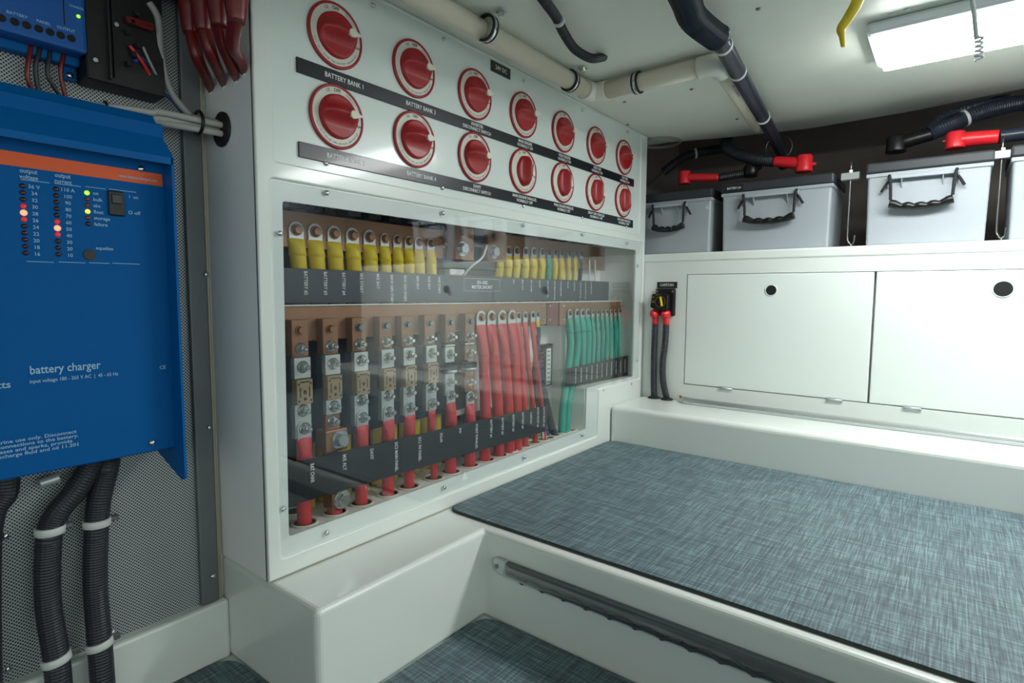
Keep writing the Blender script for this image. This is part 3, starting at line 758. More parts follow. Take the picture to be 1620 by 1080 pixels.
# teal cables
TU = [902.6, 913.8, 922.8, 931, 938.8, 946.4, 954, 961, 968, 974.5, 981]
tl = ['MAIN BANK', 'WING BANK', 'INV', 'ENGINE', 'BAT CHARGER', 'DC1 PANEL', 'BATTERY', 'FORWARD BUS', 'HULL', 'PANEL', 'AUTO PILOT']
for i, u in enumerate(TU):
    x = at(u, 495, 'Y', .060).x; r = .0122 if i < 4 else (.0075 if i < 9 else .0065)
    if i < 2: path = [(x+.004, .062, .52), (x-.045-i*.01, .055, .35), (x-.06-i*.012, .05, .24)]
    else: path = [(x+.003+random.uniform(-.002, .002), .062, .55), (x+.006, .064, .47), (x+.008, .062, .39)]
    cable('teal cable %s, hanging from the short lower busbar' % (['nearest the terminal block', 'second from the terminal block', 'third from the terminal block', 'fourth and last of the thick ones', 'first of the thin ones', 'second of the thin ones', 'third of the thin ones', 'fourth of the thin ones', 'third from the right wall', 'second from the right wall', 'closest to the right wall'][i]),
          'teal cables on the short lower busbar', 'teal', 'teal', x, .648, .061, .026 if i < 4 else .016, path, r, .05, HEXS, .95 if i < 4 else .7, .020)
a = at(895, 583, 'Y', .040); c = at(993, 562, 'Y', .040); d = at(992, 594, 'Y', .040)
e = thing('label_strip', 'black label strip standing in front of the teal cables at right', 'label', (1.25, .04, .402))
MB().poly([(a.x, .040, a.z), (min(c.x, 1.462), .040, c.z), (min(d.x, 1.462), .040, .4025), (a.x, .040, .4145)], (0, -.0025, 0)).build('plate', 'label_black', e)
its = []
for i, s in enumerate(['MAIN BANK', 'WING BANK', 'INV GRD', 'ENGINE GRD', 'BAT CHAR GRD', 'DC1 PANEL', 'DC3 PANEL', 'FORWARD BUS', 'HULL GRD', 'CAPSTAN', 'AUTO PILOT']):
    x = 1.083+i*.0352; its.append((s, (x, .0373, .443), .0095, -Z_, X_, min(.006*len(s), .05)))
lettering(its, 'print_white', e)
# terminal block behind the red cables
e = thing('terminal_block', 'black terminal block with white marker strip between red and teal cables', 'terminal block', (1.06, .13, .402))
x0 = at(856, 575, 'Y', .12).x; x1 = at(890, 575, 'Y', .12).x
MB().box((x0, .125, .405), (x1, .142, .535), bev=.002).build('housing', 'label_black', e)
MB().box((x0-.012, .139, .403), (x1+.006, .1425, .54)).build('rail', 'inner_black', e)
ms = MB().box((x0+.036, .1235, .41), (x0+.062, .125, .530)).build('marker_strip', 'print_white', e, 'white marker strip')
b = MB()
for k in range(8): b.box((x0+.042, .1228, .418+k*.0145), (x0+.056, .1235, .4205+k*.0145))
b.build('marks', 'print_dark', ms)
b = MB()
for k in range(8): b.tube([(x0+.008, .127, .42+k*.0145), (x0+.002, .112, .423+k*.0145), (x0-.02, .12, .415+k*.0145)], .0022, 6, 4)
b.build('red_wires', 'red_cable', e, 'short red wires plugged in at left')
b = MB()
for k in (0, 1, 3, 4, 6, 7): b.box((x1-.034, .121, .425+k*.0135), (x1-.006, .126, .434+k*.0135), bev=.001, seg=1)
b.build('wire_links', 'maroon', e)
b = MB()
for k in range(5): b.box((x0+.01+k*.025, .123, .5355), (x0+.028+k*.025, .14, .545), bev=.001, seg=1)
b.build('top_clips', 'label_black', e)
# duct and conduit in the bottom right of the window
tag(MB().tube([(1.00, .06, .245), (.975, .07, .33), (.957, .09, .45), (.955, .11, .58)], .0135, 14, corr=.0015, pitch=.006).build('corrugated_conduit', 'black_conduit', None), 'dark corrugated conduit slanting up inside the lower right of the window', 'conduit')
tag(MB().tube([(.962, .06, .245), (.95, .075, .33), (.94, .09, .5)], .0085, 12).build('battery_cable', 'blue_cable', None), 'blue cable beside the corrugated conduit at the window bottom', 'cable')
tag(MB().tube([(.985, .085, .245), (.975, .09, .33), (.965, .1, .5)], .008, 12).build('battery_cable', 'teal', None), 'teal cable between the blue cable and the corrugated conduit', 'cable')
tag(MB().tube([(.915, .075, .245), (.905, .08, .33), (.90, .09, .5)], .010, 12).build('battery_cable', 'yellow', None), 'yellow cable just right of the sloping black label strip', 'cable')
for k in range(2):
    tag(MB().tube([(.92+k*.012, .048, .25), (.908+k*.012, .045, .29), (.895+k*.012, .05, .36)], .0035, 8).build('thin_wire', 'white_wire', None), ['pale grey wire nearest the end of the sloping label strip', 'pale grey wire second from the end of the sloping label strip'][k], 'wire', 'pale wires at the window bottom')
e = thing('divider_plate', 'narrow pale divider plate left of the teal cables', 'divider', (1.06, .1, .41))
MB().box((1.075, .09, .405), (1.079, .1425, .607)).build('plate', 'inner_white', e)

# ================================================================== locker doors
def locker(n, y0, y1, label, holes, hinge_u, big):
    e = thing('locker_door', label, 'door', (XW, (y0+y1)/2, .386), 'white locker doors')
    b = MB(); b.box((XW-.0005, y1+.0014, .3872), (XW+.020, y0-.0014, .7813), bev=.0025, seg=2); dd = b.build('door_panel', 'locker_white', e)
    hp = at(holes[0], holes[1], 'X', XW)
    MB().lathe((XW-.0012, hp.y, hp.z), (-1, 0, 0), [(.0205 if big else .0165, 0), (.0205 if big else .0165, .0008)], 32).build('finger_hole', 'hole_dark', dd, 'dark round finger hole')
    MB().torus((XW-.0012, hp.y, hp.z), X_, .0215 if big else .0175, .0016, 32, 8).build('hole_rim', 'locker_white', dd)
    for u, v in hinge_u:
        q = at(u, v, 'X', XW-.001)
        h = MB(); h.cyl((XW-.004, q.y-.022, .3855), (XW-.004, q.y+.022, .3855), .0032, 10); h.box((XW-.0025, q.y-.022, .379), (XW-.0005, q.y+.022, .392)); h.build('hinge', 'aluminium', dd, 'small silver hinge')
locker(0, -.1635, -.7355, 'white locker door beside the capstan breaker', (1220, 459), ((1148, 618), (1320, 633)), False)
locker(1, -.7385, -1.470, 'white locker door cut off by the right edge of the photo', (1587, 457), ((1443, 645),), True)
# brass catch
p = at(1107, 618, 'Z', .335)
e = thing('pin_catch', 'small brass and steel pin catch at the lower corner of the locker door', 'catch', (1.497, p.y, .325))
MB().lathe((1.494, p.y, .325), Z_, [(.006, 0), (.006, .003), (.0035, .004), (.0035, .012), (.006, .0135), (.0055, .018), (.002, .020)], 16).build('pin', 'brass', e)
MB().torus((1.492, p.y-.026, .340), Vector((.2, 0, 1)), .013, .0013, 24, 6, x=(0, 1, 0), sx=1.4).build('pull_ring', 'steel', e)
# grab track on the step
e = thing('light_track', 'slim aluminium light strip lying along the step below the locker doors', 'light strip', (1.49, -.6, .325))
pts = [Vector((1.472, -.150, .333)), Vector((1.470, -2.2, .333))]
MB().box((1.440, -2.6, .3255), (1.482, -.19, .3335), bev=.002).build('channel', 'aluminium', e)
MB().tube([(1.456, -2.6, .336), (1.456, -.185, .336)], .0105, 16, 2).build('tube', 'aluminium', e, 'clear rounded lens')
MB().lathe((1.460, -.192, .333), Y_, [(.0115, 0), (.0082, .015), (.005, .030), (.001, .034)], 16).build('end_cap', 'aluminium', e)
b = MB()
for k in range(70): b.box((1.471, -.24-k*.034, .3332), (1.4755, -.222-k*.034, .3342))
b.build('slots', 'slot_grey', e)
# wavy strip on the bench face
e = thing('light_strip', 'long clear strip light with wavy inner coil screwed along the platform edge', 'light strip', (.40, -.7, .13))
MB().box((.401, -2.6, .1155), (.4128, -.214, .1475), bev=.002).build('back_plate', 'alu_trim', e)
b = MB()
prof = [(.4005, .1180), (.392, .1195), (.3875, .125), (.3865, .1315), (.3885, .138), (.394, .1435), (.4005, .1455)]
n = len(prof); A = [b.bm.verts.new((x, -.218, z)) for x, z in prof]; B = [b.bm.verts.new((x, -2.6, z)) for x, z in prof]
for i in range(n-1):
    f_ = b.bm.faces.new((A[i], A[i+1], B[i+1], B[i])); f_.smooth = True
b.bm.faces.new(A); b.bm.faces.new(list(reversed(B)))
b.build('clear_cover', 'acrylic', e, 'clear plastic cover')
pts = []; k = 0; y = -.225
while y > -2.55:
    pts.append((.3955+.0012*math.cos(k*PI), y, .1245+.0036*math.sin(k*PI/2))); y -= .0125; k += 1
MB().tube(pts, .0036, 8, 3).build('wavy_coil', 'strip_coil', e)
b = MB(); b.lathe((.4128, -.190, .132), (-1, 0, 0), [(.0175, 0), (.0170, .006), (.014, .010), (.008, .0115)], 24); b.box((.401, -.214, .115), (.4128, -.19, .149), bev=.003); cp = b.build('end_cap', 'tin', e, 'white rounded end cap')
MB().lathe((.4013, -.190, .132), (-1, 0, 0), [(.0045, .001), (.004, .0024)], 14).build('screw', 'dull_steel', cp)
for yy in (-.275, -.60): MB().lathe((.390, yy, .1315), (-1, 0, 0), [(.0035, 0), (.003, .0015)], 12).build('screw', 'hole_dark', e)

# ------------------------------------------------------------------ capstan breaker
def face_items(its, mt, parent, name='lettering'):
    return lettering([(s, c, sz, -Y_, Z_, wd) for s, c, sz, wd in its], mt, parent, name)
e = thing('label_plate', 'small black CAPSTAN label above the breaker', 'label', (XW, -.09, .733))
MB().box((XW-.003, -.1285, .7335), (XW, -.052, .7565), bev=.0005, seg=1).build('plate', 'label_black', e)
face_items([('CAPSTAN', (XW-.0033, -.090, .745), .0135, .052)], 'print_white', e)
e = thing('circuit_breaker', 'black circuit breaker with yellow lever under the CAPSTAN label', 'circuit breaker', (XW, -.083, .66))
b = MB(); b.box((XW-.016, -.126, .632), (XW, -.050, .732), bev=.006); b.build('base', 'black_plastic', e)
b = MB(); b.poly([(XW-.012, -.112, .653), (XW-.012, -.112, .708), (XW-.012, -.090, .716), (XW-.012, -.052, .712), (XW-.012, -.046, .664), (XW-.012, -.072, .652)], (-.036, 0, 0), bev=.003); b.build('front_block', 'black_plastic', e)
b = MB(); b.box((XW-.0515, -.0935, .668), (XW-.049, -.0855, .702), bev=.003, rot=Matrix.Rotation(-.2, 3, 'X')); b.box((XW-.056, -.0935, .668), (XW-.048, -.0865, .700), bev=.003, rot=Matrix.Rotation(-.2, 3, 'X')); b.build('lever', 'lever_yellow', e, 'yellow lever')
face_items([('ON', (XW-.0484, -.058, .700), .006, .009), ('TRIP\nRESET', (XW-.0484, -.058, .684), .0045, .011), ('SURFACE', (XW-.0484, -.075, .7095), .0042, .016)], 'gold_print', e)
b = MB(); b.torus((XW-.0484, -.085, .684), X_, .019, .0005, 28, 4); b.build('dial_arc', 'gold_print', e)
for yy, zz in ((-.118, .722), (-.058, .722)): MB().lathe((XW-.016, yy, zz), (-1, 0, 0), [(.0045, 0), (.004, .002)], 12).build('screw', 'dull_steel', e)
for k, (yy, lb) in enumerate(((-.056, 'left'), (-.098, 'right'))):
    e = thing('terminal_boot', 'red rubber boot on the %s conduit under the capstan breaker' % lb, 'terminal boot', (XW-.03, yy, .6), 'red boots of the capstan breaker')
    b = MB(); b.lathe((XW-.012, yy, .640), (-1, 0, 0), [(.0155, 0), (.0165, .012), (.0165, .022), (.014, .028), (.009, .031), (.007, .036), (.002, .037)], 24)
    b.tube([(XW-.024, yy, .640), (XW-.023, yy-.001, .620), (XW-.022, yy-.001, .600)], [.013, .0115, .0115], 16, 4); b.build('boot', 'boot_red', e)
    c = thing('corrugated_conduit', '%s black corrugated conduit rising from the step to the capstan breaker' % lb, 'conduit', (XW-.03, yy-.01, .325), 'conduits of the capstan breaker')
    dx = .004 if k == 0 else .006
    MB().tube([(XW-.022, yy-.001, .606), (XW-.022, yy, .54), (XW-.020, yy+(.001 if k == 0 else .008), .46), (XW-.022, yy+(-.001 if k == 0 else .004), .39), (XW-.026, yy-.014 if k else yy-.006, .327)], .0122, 14, corr=.0013, pitch=.0056).build('tube', 'black_conduit', c)
    MB().lathe((XW-.027, yy-.014 if k else yy-.006, .3255), Z_, [(.0225, 0), (.0225, .003), (.019, .005), (.014, .006)], 28).build('grommet', 'black_rubber', c)

# ================================================================== battery shelf
def battery_box(y0, y1, xf, label, hz=1.073, handle=True, text=None, digit=None, lidh=.032, hook=(.18, .76)):
    """y0 > y1 : left and right front corners"""
    W = y0-y1; e = thing('battery_box', label, 'battery box', (xf+.12, (y0+y1)/2, .86), 'grey battery boxes on the shelf')
    d = .24; tp = .004
    b = MB(); tmp = bmesh.new()
    bot = [(xf+tp, y0-tp), (xf+tp, y1+tp), (xf+d-tp, y1+tp), (xf+d-tp, y0-tp)]; top = [(xf, y0), (xf, y1), (xf+d, y1), (xf+d, y0)]
    A = [tmp.verts.new((x, y, .861)) for x, y in bot]; B = [tmp.verts.new((x, y, hz)) for x, y in top]
    tmp.faces.new(A); tmp.faces.new(list(reversed(B)))
    for i in range(4): tmp.faces.new((A[i], B[i], B[(i+1) % 4], A[(i+1) % 4]))
    bmesh.ops.bevel(tmp, geom=list(tmp.edges), offset=.007, segments=3, profile=.5, affect='EDGES'); b._merge(tmp)
    b.box((xf-.004, y1-.004, hz-.012), (xf+d+.004, y0+.004, hz-.0005), bev=.002, seg=1)
    b.build('body', 'box_grey', e)
    b = MB(); b.box((xf-.005, y1-.005, hz), (xf+d+.005, y0+.005, hz+lidh), bev=.006, seg=2); ld = b.build('lid', 'lid_dark', e, 'dark lid')
    # bracket with ropes and grip
    ya = y0-W*hook[0]; yb = y0-W*hook[1]
    b = MB(); b.box((xf-.020, yb, hz-.024), (xf-.002, ya, hz-.013), bev=.001, seg=1)
    for yy, s in ((ya, -1), (yb, 1)):
        b.poly([(xf-.018, yy, hz-.024), (xf, yy, hz-.024), (xf, yy, hz-.050)], (0, s*.003, 0))
        b.poly([(xf-.018, yy+s*.034, hz-.024), (xf, yy+s*.034, hz-.024), (xf, yy+s*.034, hz-.050)], (0, s*.003, 0))
    b.build('handle_bracket', 'box_grey', e)
    yc = (ya+yb)/2; gw = (ya-yb)*.45; zg = hz-.098
    for s in (1, -1):
        yy = yc+s*gw
        MB().tube([(xf-.010, yy+s*.002, hz-.020), (xf-.024, yy+s*.003, hz-.014), (xf-.024, yy, hz-.03), (xf-.022, yy-s*.002, hz-.06), (xf-.022, yy-s*.003, zg+.014)], .0042, 8, 5).build('rope', 'rope', e)
        MB().tube([(xf-.010, yy+s*.004, hz-.028), (xf-.016, yy+s*.012, hz-.040), (xf-.012, yy+s*.022, hz-.058)], .0040, 8, 5).build('rope_end', 'rope', e)
    pts = []; rr = []; N = 28
    for k in range(N+1):
        t = k/N*2-1; z = zg-.010*(1-t*t); pts.append((xf-.022, yc+t*gw*.99, z+(.0012*math.cos(t*PI*5) if abs(t) < .85 else .003)))
        rr.append(.0100+(.0013*math.cos(t*PI*5) if abs(t) < .85 else .002))
    MB().tube(pts, rr, 12, 2).build('grip', 'black_plastic', e, 'black moulded grip with finger bumps')
    if text:
        pl_ = MB().box((xf-.0062, y0-.070, hz+.003), (xf-.005, y0-.004, hz+.026)).build('label_plate', 'label_black', ld)
        lettering([(text, (xf-.0065, y0-.040, hz+.0145), .0105, -Y_, Z_, .046)], 'print_white', ld)
    if digit: lettering([(digit, (xf-.0008, y1+.012, hz-.035), .022, -Y_, Z_, None)], 'print_white', e)
    return e
battery_box(.085, -.222, 1.56, 'grey battery box marked 6, half hidden behind the switchboard cabinet', 1.058, digit='6', hook=(.30, .73))
battery_box(-.262, -.602, 1.56, 'grey battery box labelled BATTERY #4 with a hanging black grip', 1.064, text='BATTERY #4', hook=(.21, .73))
battery_box(-.697, -.987, 1.56, 'grey battery box lit brightly, second from the right edge of the photo', 1.078)
battery_box(-1.030, -1.33, 1.56, 'grey battery box cut off by the right edge of the photo', 1.083)
# hold-down rods
for k, (yy, xx, zt) in enumerate(((-.646, 1.60, 1.10), (-1.008, 1.60, 1.115))):
    e = thing('hold_down_rod', 'steel hold-down rod with hook %s' % ['between the two middle battery boxes', 'beside the battery box at the right edge'][k], 'rod', (xx, yy, .86), 'battery hold-down rods')
    MB().tube([(xx, yy, zt+.03), (xx, yy, 1.0), (xx, yy, .90), (xx-.002, yy-.004, .880), (xx-.002, yy-.012, .872), (xx-.002, yy-.019, .880), (xx-.002, yy-.020, .900)], .0024, 8, 6).build('rod', 'dull_steel', e)
    MB().box((xx-.012, yy-.026, zt-.026), (xx+.02, yy+.026, zt-.004), bev=.002, seg=1).build('clamp_bar', 'galvanised', e)
    MB().lathe((xx, yy, zt-.004), Z_, [(.008, 0), (.008, .007)], 6, smooth=False).build('nut', 'steel', e)
    MB().torus((xx-.002, yy-.012, .868), Y_, .006, .002, 16, 6).build('eye', 'steel', e)

# boots and conduits over the boxes
def boot(label, p, q, mt='boot_red', rb=.017, h=.036, rt=.0135):
    p = Vector(p); q = Vector(q); e = thing('terminal_boot', label, 'terminal boot', p)
    b = MB(); b.lathe(p-Z_*(h*.5), Z_, [(rb*1.02, 0), (rb*1.05, h*.12), (rb, h*.25), (rb, h*.9), (rb*.85, h), (rb*.3, h*1.04)], 24)
    d = (q-p).normalized(); b.tube([p, p+d*.03, p.lerp(q, .6), q], [rt*.9, rt*1.04, rt, rt*.93], 16, 5)
    b.box(p-d*.034-Vector((.004, .004, .002)), p-d*.012+Vector((.004, .004, .002)), bev=.001, seg=1)
    b.build('boot', mt, e)
def conduit(label, pts, r, mt='black_conduit', corr=.0015, pitch=.006, name='corrugated_conduit', bands=(), group=None, cat='conduit', bmat='zip_white'):
    e = thing(name, label, cat, pts[0], group)
    MB().tube(pts, r, 16, 8, corr=corr, pitch=pitch).build('tube', mt, e)
    for q, d in bands:
        q = Vector(q); d = Vector(d).normalized()
        MB().lathe(q-d*.004, d, [(r+.0015, 0), (r+.0022, .001), (r+.0022, .007), (r+.0015, .008)], 24).build('band', bmat, e)
    return e
XB = 1.64
p, q = at(1083, 281, 'X', XB), at(1138, 281, 'X', XB)
boot('red terminal boot above the battery box marked 6', p, q, rb=.021, h=.048, rt=.0145)
conduit('black conduit leading from the left red boot toward a knotted black cap', [q, at(1160, 277, 'X', XB+.01), at(1185, 272, 'X', XB+.03), at(1200, 262, 'X', XB+.08)], .0150)
p, q = at(1272, 259, 'X', XB), at(1225, 255, 'X', XB)
boot('red terminal boot above the right end of the BATTERY #4 box', p, q, rb=.026, h=.056, rt=.0185)
conduit('thick black corrugated conduit arching down to the red boot over BATTERY #4', [q, at(1195, 252, 'X', XB), at(1165, 243, 'X', XB+.02), at(1148, 232, 'X', XB+.05), at(1150, 220, 'X', XB+.20)], .0200)
p, q = at(1418, 228, 'X', XB), at(1458, 214, 'X', XB)
boot('black terminal cap on the left of the brightly lit battery box', p, at(1475, 212, 'X', XB), mt='black_plastic', rb=.027, h=.050, rt=.019)
conduit('navy corrugated conduit bundle rising right from the black terminal cap', [at(1470, 212, 'X', XB), at(1510, 195, 'X', XB+.02), at(1550, 178, 'X', XB+.04), at(1620, 162, 'X', XB+.10), at(1700, 150, 'X', XB+.14)], .0225, 'navy_conduit', bands=((at(1527, 187, 'X', XB+.028), at(1550, 178, 'X', XB+.04)-at(1510, 195, 'X', XB+.02)),))
conduit('thin navy conduit strapped on top of the navy bundle', [at(1462, 210, 'X', XB+.05), at(1490, 187, 'X', XB+.05), at(1530, 172, 'X', XB+.06), at(1600, 160, 'X', XB+.1), at(1700, 165, 'X', XB+.16)], .0150, 'navy_conduit')
p, q = at(1512, 222, 'X', XB-.01), at(1580, 216, 'X', XB-.01)
boot('red terminal boot above the right end of the brightly lit battery box', p, q, rb=.024, h=.048, rt=.0205)
conduit('smooth dark cable leaving the rightmost red boot', [q, at(1620, 211, 'X', XB), at(1700, 205, 'X', XB+.02)], .0185, 'navy_conduit', corr=0, name='battery_cable', cat='cable')
conduit('upper navy corrugated conduit entering from the right edge', [at(1550, 170, 'X', XB+.16), at(1590, 160, 'X', XB+.14), at(1640, 170, 'X', XB+.12), at(1700, 176, 'X', XB+.1)], .019, 'navy_conduit', bands=((at(1597, 162, 'X', XB+.137), at(1640, 170, 'X', XB+.12)-at(1590, 160, 'X', XB+.14)),))
conduit('black corrugated conduit curving down at the far left of the battery shelf', [at(1050, 272, 'X', XB+.1), at(1072, 255, 'X', XB+.1), at(1098, 243, 'X', XB+.12), at(1150, 234, 'X', XB+.22)], .0180, bands=((at(1100, 243, 'X', XB+.12), at(1120, 240, 'X', XB+.15)-at(1090, 246, 'X', XB+.11)),))
conduit('thin black wire hanging below the far left conduit', [at(1025, 293, 'X', XB+.02), at(1040, 280, 'X', XB+.06), at(1055, 268, 'X', XB+.1)], .003, corr=0, name='thin_wire', cat='wire')
p = at(1188, 270, 'X', XB+.02)
e = thing('terminal_boot', 'black knotted terminal cap between the two red boots at left', 'terminal boot', p)
b = MB(); b.lathe(p-Z_*.022, Z_, [(.021, 0), (.024, .014), (.025, .032), (.018, .046), (.004, .050)], 20); b.torus(p+Z_*.01, Vector((.3, .2, 1)), .023, .004, 20, 6); b.build('boot', 'black_plastic', e)
e = tag(MB().torus(Vector((1.60, -.005, 1.2885)), Z_, .075, .006, 40, 8).build('cable_ring', 'grey_cable', None), 'pale round rim of the cable hole at the far left of the shelf', 'ring')

# ================================================================== ceiling hardware
ZP = 1.2625
def clamp(p, d, r, parent_label, up=Z_):
    """rubber lined pipe clamp as a thing"""
    e = thing('pipe_clamp', parent_label, 'clamp', (p[0], p[1], 1.29), 'pipe clamps on the ceiling')
    d = Vector(d).normalized(); p = Vector(p); side = d.cross(Z_).normalized()
    for s in (-1, 1): MB().torus(p+d*(s*.006), d, r+.0025, .0030, 28, 8).build('rubber_lining', 'black_rubber', e)
    MB().lathe(p-d*.004, d, [(r+.0045, 0), (r+.0050, .001), (r+.0050, .007), (r+.0045, .008)], 28).build('steel_band', 'steel', e)
    q = p+side*(r+.016)
    b = MB(); b.box((q.x-.009, q.y-.009, 1.2835), (q.x+.009, q.y+.009, 1.2862)); b.lathe((q.x, q.y, 1.2835), -Z_, [(.0075, 0), (.0075, .003), (.006, .005), (.006, .010)], 6, smooth=False); b.build('bolt', 'steel', e)
RP = .0225
yp = -.104
A_ = Vector((-.9, yp, ZP)); B_ = Vector((.918, yp, ZP)); C_ = Vector((.918, -.447, ZP)); D_ = Vector((1.50, -.387, ZP-.002))
e = thing('drain_pipe', 'cream plastic pipe with two elbows running under the ceiling', 'pipe', (.9, yp, ZP))
MB().cyl(A_, B_-X_*.03, RP, 28).build('pipe_run', 'pvc', e)
MB().cyl(B_-Y_*.03, C_+Y_*.03, RP, 28).build('pipe_run', 'pvc', e)
MB().cyl(C_+(D_-C_).normalized()*.03, D_, RP*.9, 28).build('pipe_run', 'pvc', e)
def elbow(p, d1, d2, name='elbow'):
    p = Vector(p); d1 = Vector(d1).normalized(); d2 = Vector(d2).normalized()
    b = MB(); L = .046; R = RP+.0035
    pts = [p-d1*L, p-d1*.030, p-d1*.018+d2*.001, p-d1*.006+d2*.006, p+d2*.018-d1*.001, p+d2*.030, p+d2*L]
    b.tube(pts, [R, R, R, R, R, R, R], 24, 5); b.build(name, 'pvc_fitting', e)
elbow(B_, X_, -Y_); elbow(C_, -Y_, D_-C_)
its = []
d3 = (D_-C_).normalized(); sd = Vector((d3.y, -d3.x, 0))
lettering([('PVC 1120 SDR 26', C_+d3*.16+sd*.012-Z_*(RP*.9*.84)+Vector((0, 0, -.0006)), .009, d3, (sd*-1+Z_*-.55).normalized()*-1, .09)], 'slot_grey', e)
clamp(at(770, 45, 'Z', ZP).xy.to_3d()+Vector((0, 0, ZP)), X_, RP, 'pipe clamp on the cream pipe above the 24V DC label, leftmost')
q = at(905, 127, 'Z', ZP); clamp((q.x, yp, ZP), X_, RP, 'pipe clamp on the cream pipe just before its first elbow')
q = at(1010, 132, 'Z', ZP); clamp((.918, q.y, ZP), Y_, RP, 'pipe clamp on the short cream pipe between both elbows')
# thick dark conduit
zc = 1.247
a1, a2, a3, a4 = at(1072, -30, 'Z', 1.230), at(1098, 30, 'Z', 1.230), at(1137, 60, 'Z', 1.247), at(1240, 245, 'Z', zc)
d = a4-a3
def lp(t): return a3+d*t
e = thing('thick_conduit', 'thick dark conduit strapped to the ceiling, diving toward the battery shelf', 'conduit', a3)
MB().tube([a1+(a1-a2)*6, a1+(a1-a2)*2.5, a1+(a1-a2)*1.0, a1+(a1-a2)*.4, a1, a1.lerp(a2, .5), a2, a3+Vector((-.03, -.004, -.009)), a3-d*.01], .0262, 30, corr=.0045, pitch=.0110).build('corrugated_section', 'navy_conduit', e)
MB().tube([a3-d*.01, lp(.3), lp(.6), lp(.86)+Vector((0, -.004, -.012)), lp(1)+Vector((.0, 0, -.04))], .0190, 28, 8, corr=.0005, pitch=.008).build('straight_section', 'navy_conduit', e)
for u, v in ((1135, 62), (1174, 112), (1216, 184)):
    q = at(u, v, 'Z', zc); t_ = max(.035, (q-a3).dot(d)/d.length_squared); q = lp(t_)
    s_ = MB().lathe(q-d.normalized()*.005, d, [(.0200, 0), (.0212, .001), (.0212, .009), (.0200, .010)], 28).build('strap', 'zip_white', e, 'white strap')
    sd = d.cross(Z_).normalized(); k = q-sd*.032
    MB().lathe((k.x, k.y, 1.288), -Z_, [(.008, 0), (.008, .003), (.004, .006)], 14).build('strap_screw', 'steel', s_)
e = tag(MB().torus(at(1240, 240, 'Z', 1.262)+Vector((-.08, 0, .0)), d, .045, .0025, 32, 6).build('cable_ring', 'dull_steel', None), 'thin metal ring around the thick conduit at the ceiling edge', 'ring')
# small conduit
e = conduit('slim black corrugated conduit looping up into the ceiling above the switches', [at(700, -300, 'Z', 1.272), at(790, -120, 'Z', 1.272), at(828, -50, 'Z', 1.272), at(850, -15, 'Z', 1.272), at(862, 2, 'Z', 1.272), at(880, 27, 'Z', 1.272), at(892, 52, 'Z', 1.265), at(910, 78, 'Z', 1.262), at(935, 92, 'Z', 1.264), at(955, 90, 'Z', 1.290)], .0105, bands=((at(884, 33, 'Z', 1.270), at(892, 52, 'Z', 1.265)-at(880, 27, 'Z', 1.272)),), corr=.0012, pitch=.005)
# ceiling screws
for k, (u, v) in enumerate(((988, 161), (1094, 141), (1166, 188), (993, 197), (1200, 14))):
    q = at(u, v, 'Z', 1.2895)
    tag(MB().lathe(q, -Z_, [(.005, 0), (.0048, .0015), (.002, .003)], 14).build('screw', 'dull_steel', None), ['ceiling screw just below the first pipe elbow', 'ceiling screw below the middle of the short cream pipe', 'ceiling screw left of the slanting cream pipe', 'ceiling screw over the cabinet corner', 'ceiling screw near the top, right of the thick conduit'][k], 'screw', 'screws in the ceiling')
# lamp
e = thing('ceiling_light', 'long white glowing ceiling light at the upper right', 'light', (1.07, -1.3, 1.29))
b = MB(); b.box((.960, -1.64, 1.262), (1.185, -.745, 1.2895), bev=.008, seg=2); b.build('housing', 'fixture_white', e)
b = MB(); b.box((.975, -1.625, 1.247), (1.170, -.760, 1.263), bev=.006, seg=2); b.build('diffuser', 'diffuser', e, 'glowing white diffuser')
for u, v in ((1412, 22), (1435, 15)):
    q = at(u, v, 'Z', 1.2895); MB().lathe((q.x, q.y, 1.2895), -Z_, [(.006, 0), (.005, .002)], 12).build('screw', 'fixture_white', e)
# yellow cable stub, clear cord
P = [at(1362, -20, 'X', .62), at(1355, 5, 'X', .62), at(1342, 28, 'X', .62), at(1331, 45, 'X', .62), at(1332, 58, 'X', .62), at(1334, 74, 'X', .62)]
tag(MB().tube([(P[0].x, P[0].y, 1.289)]+P, [.0085, .0085, .0095, .0085, .0075, .0045, .0032], 14, 6).build('hanging_cable', 'yellow', None), 'loose yellow cable end hanging from the ceiling left of the light', 'cable')
e = thing('clear_cord', 'clear knotted plastic cord hanging in front of the ceiling light', 'cord', at(1535, 0, 'X', .55))
q0 = at(1535, -40, 'X', .55); q1 = at(1541, 20, 'X', .55); q2 = at(1545, 62, 'X', .55)
MB().tube([(q0.x, q0.y, 1.289), q0, q1, q2], .0028, 8).build('strand', 'clear_cord', e)
pts = []
for k in range(24): 
    t = k/23; c = at(1549, 56+t*40, 'X', .55); pts.append(c+Vector((.002*math.cos(t*34), .0042*math.sin(t*34), 0)))
MB().tube(pts, .0016, 8, 3).build('knot', 'clear_cord', e)

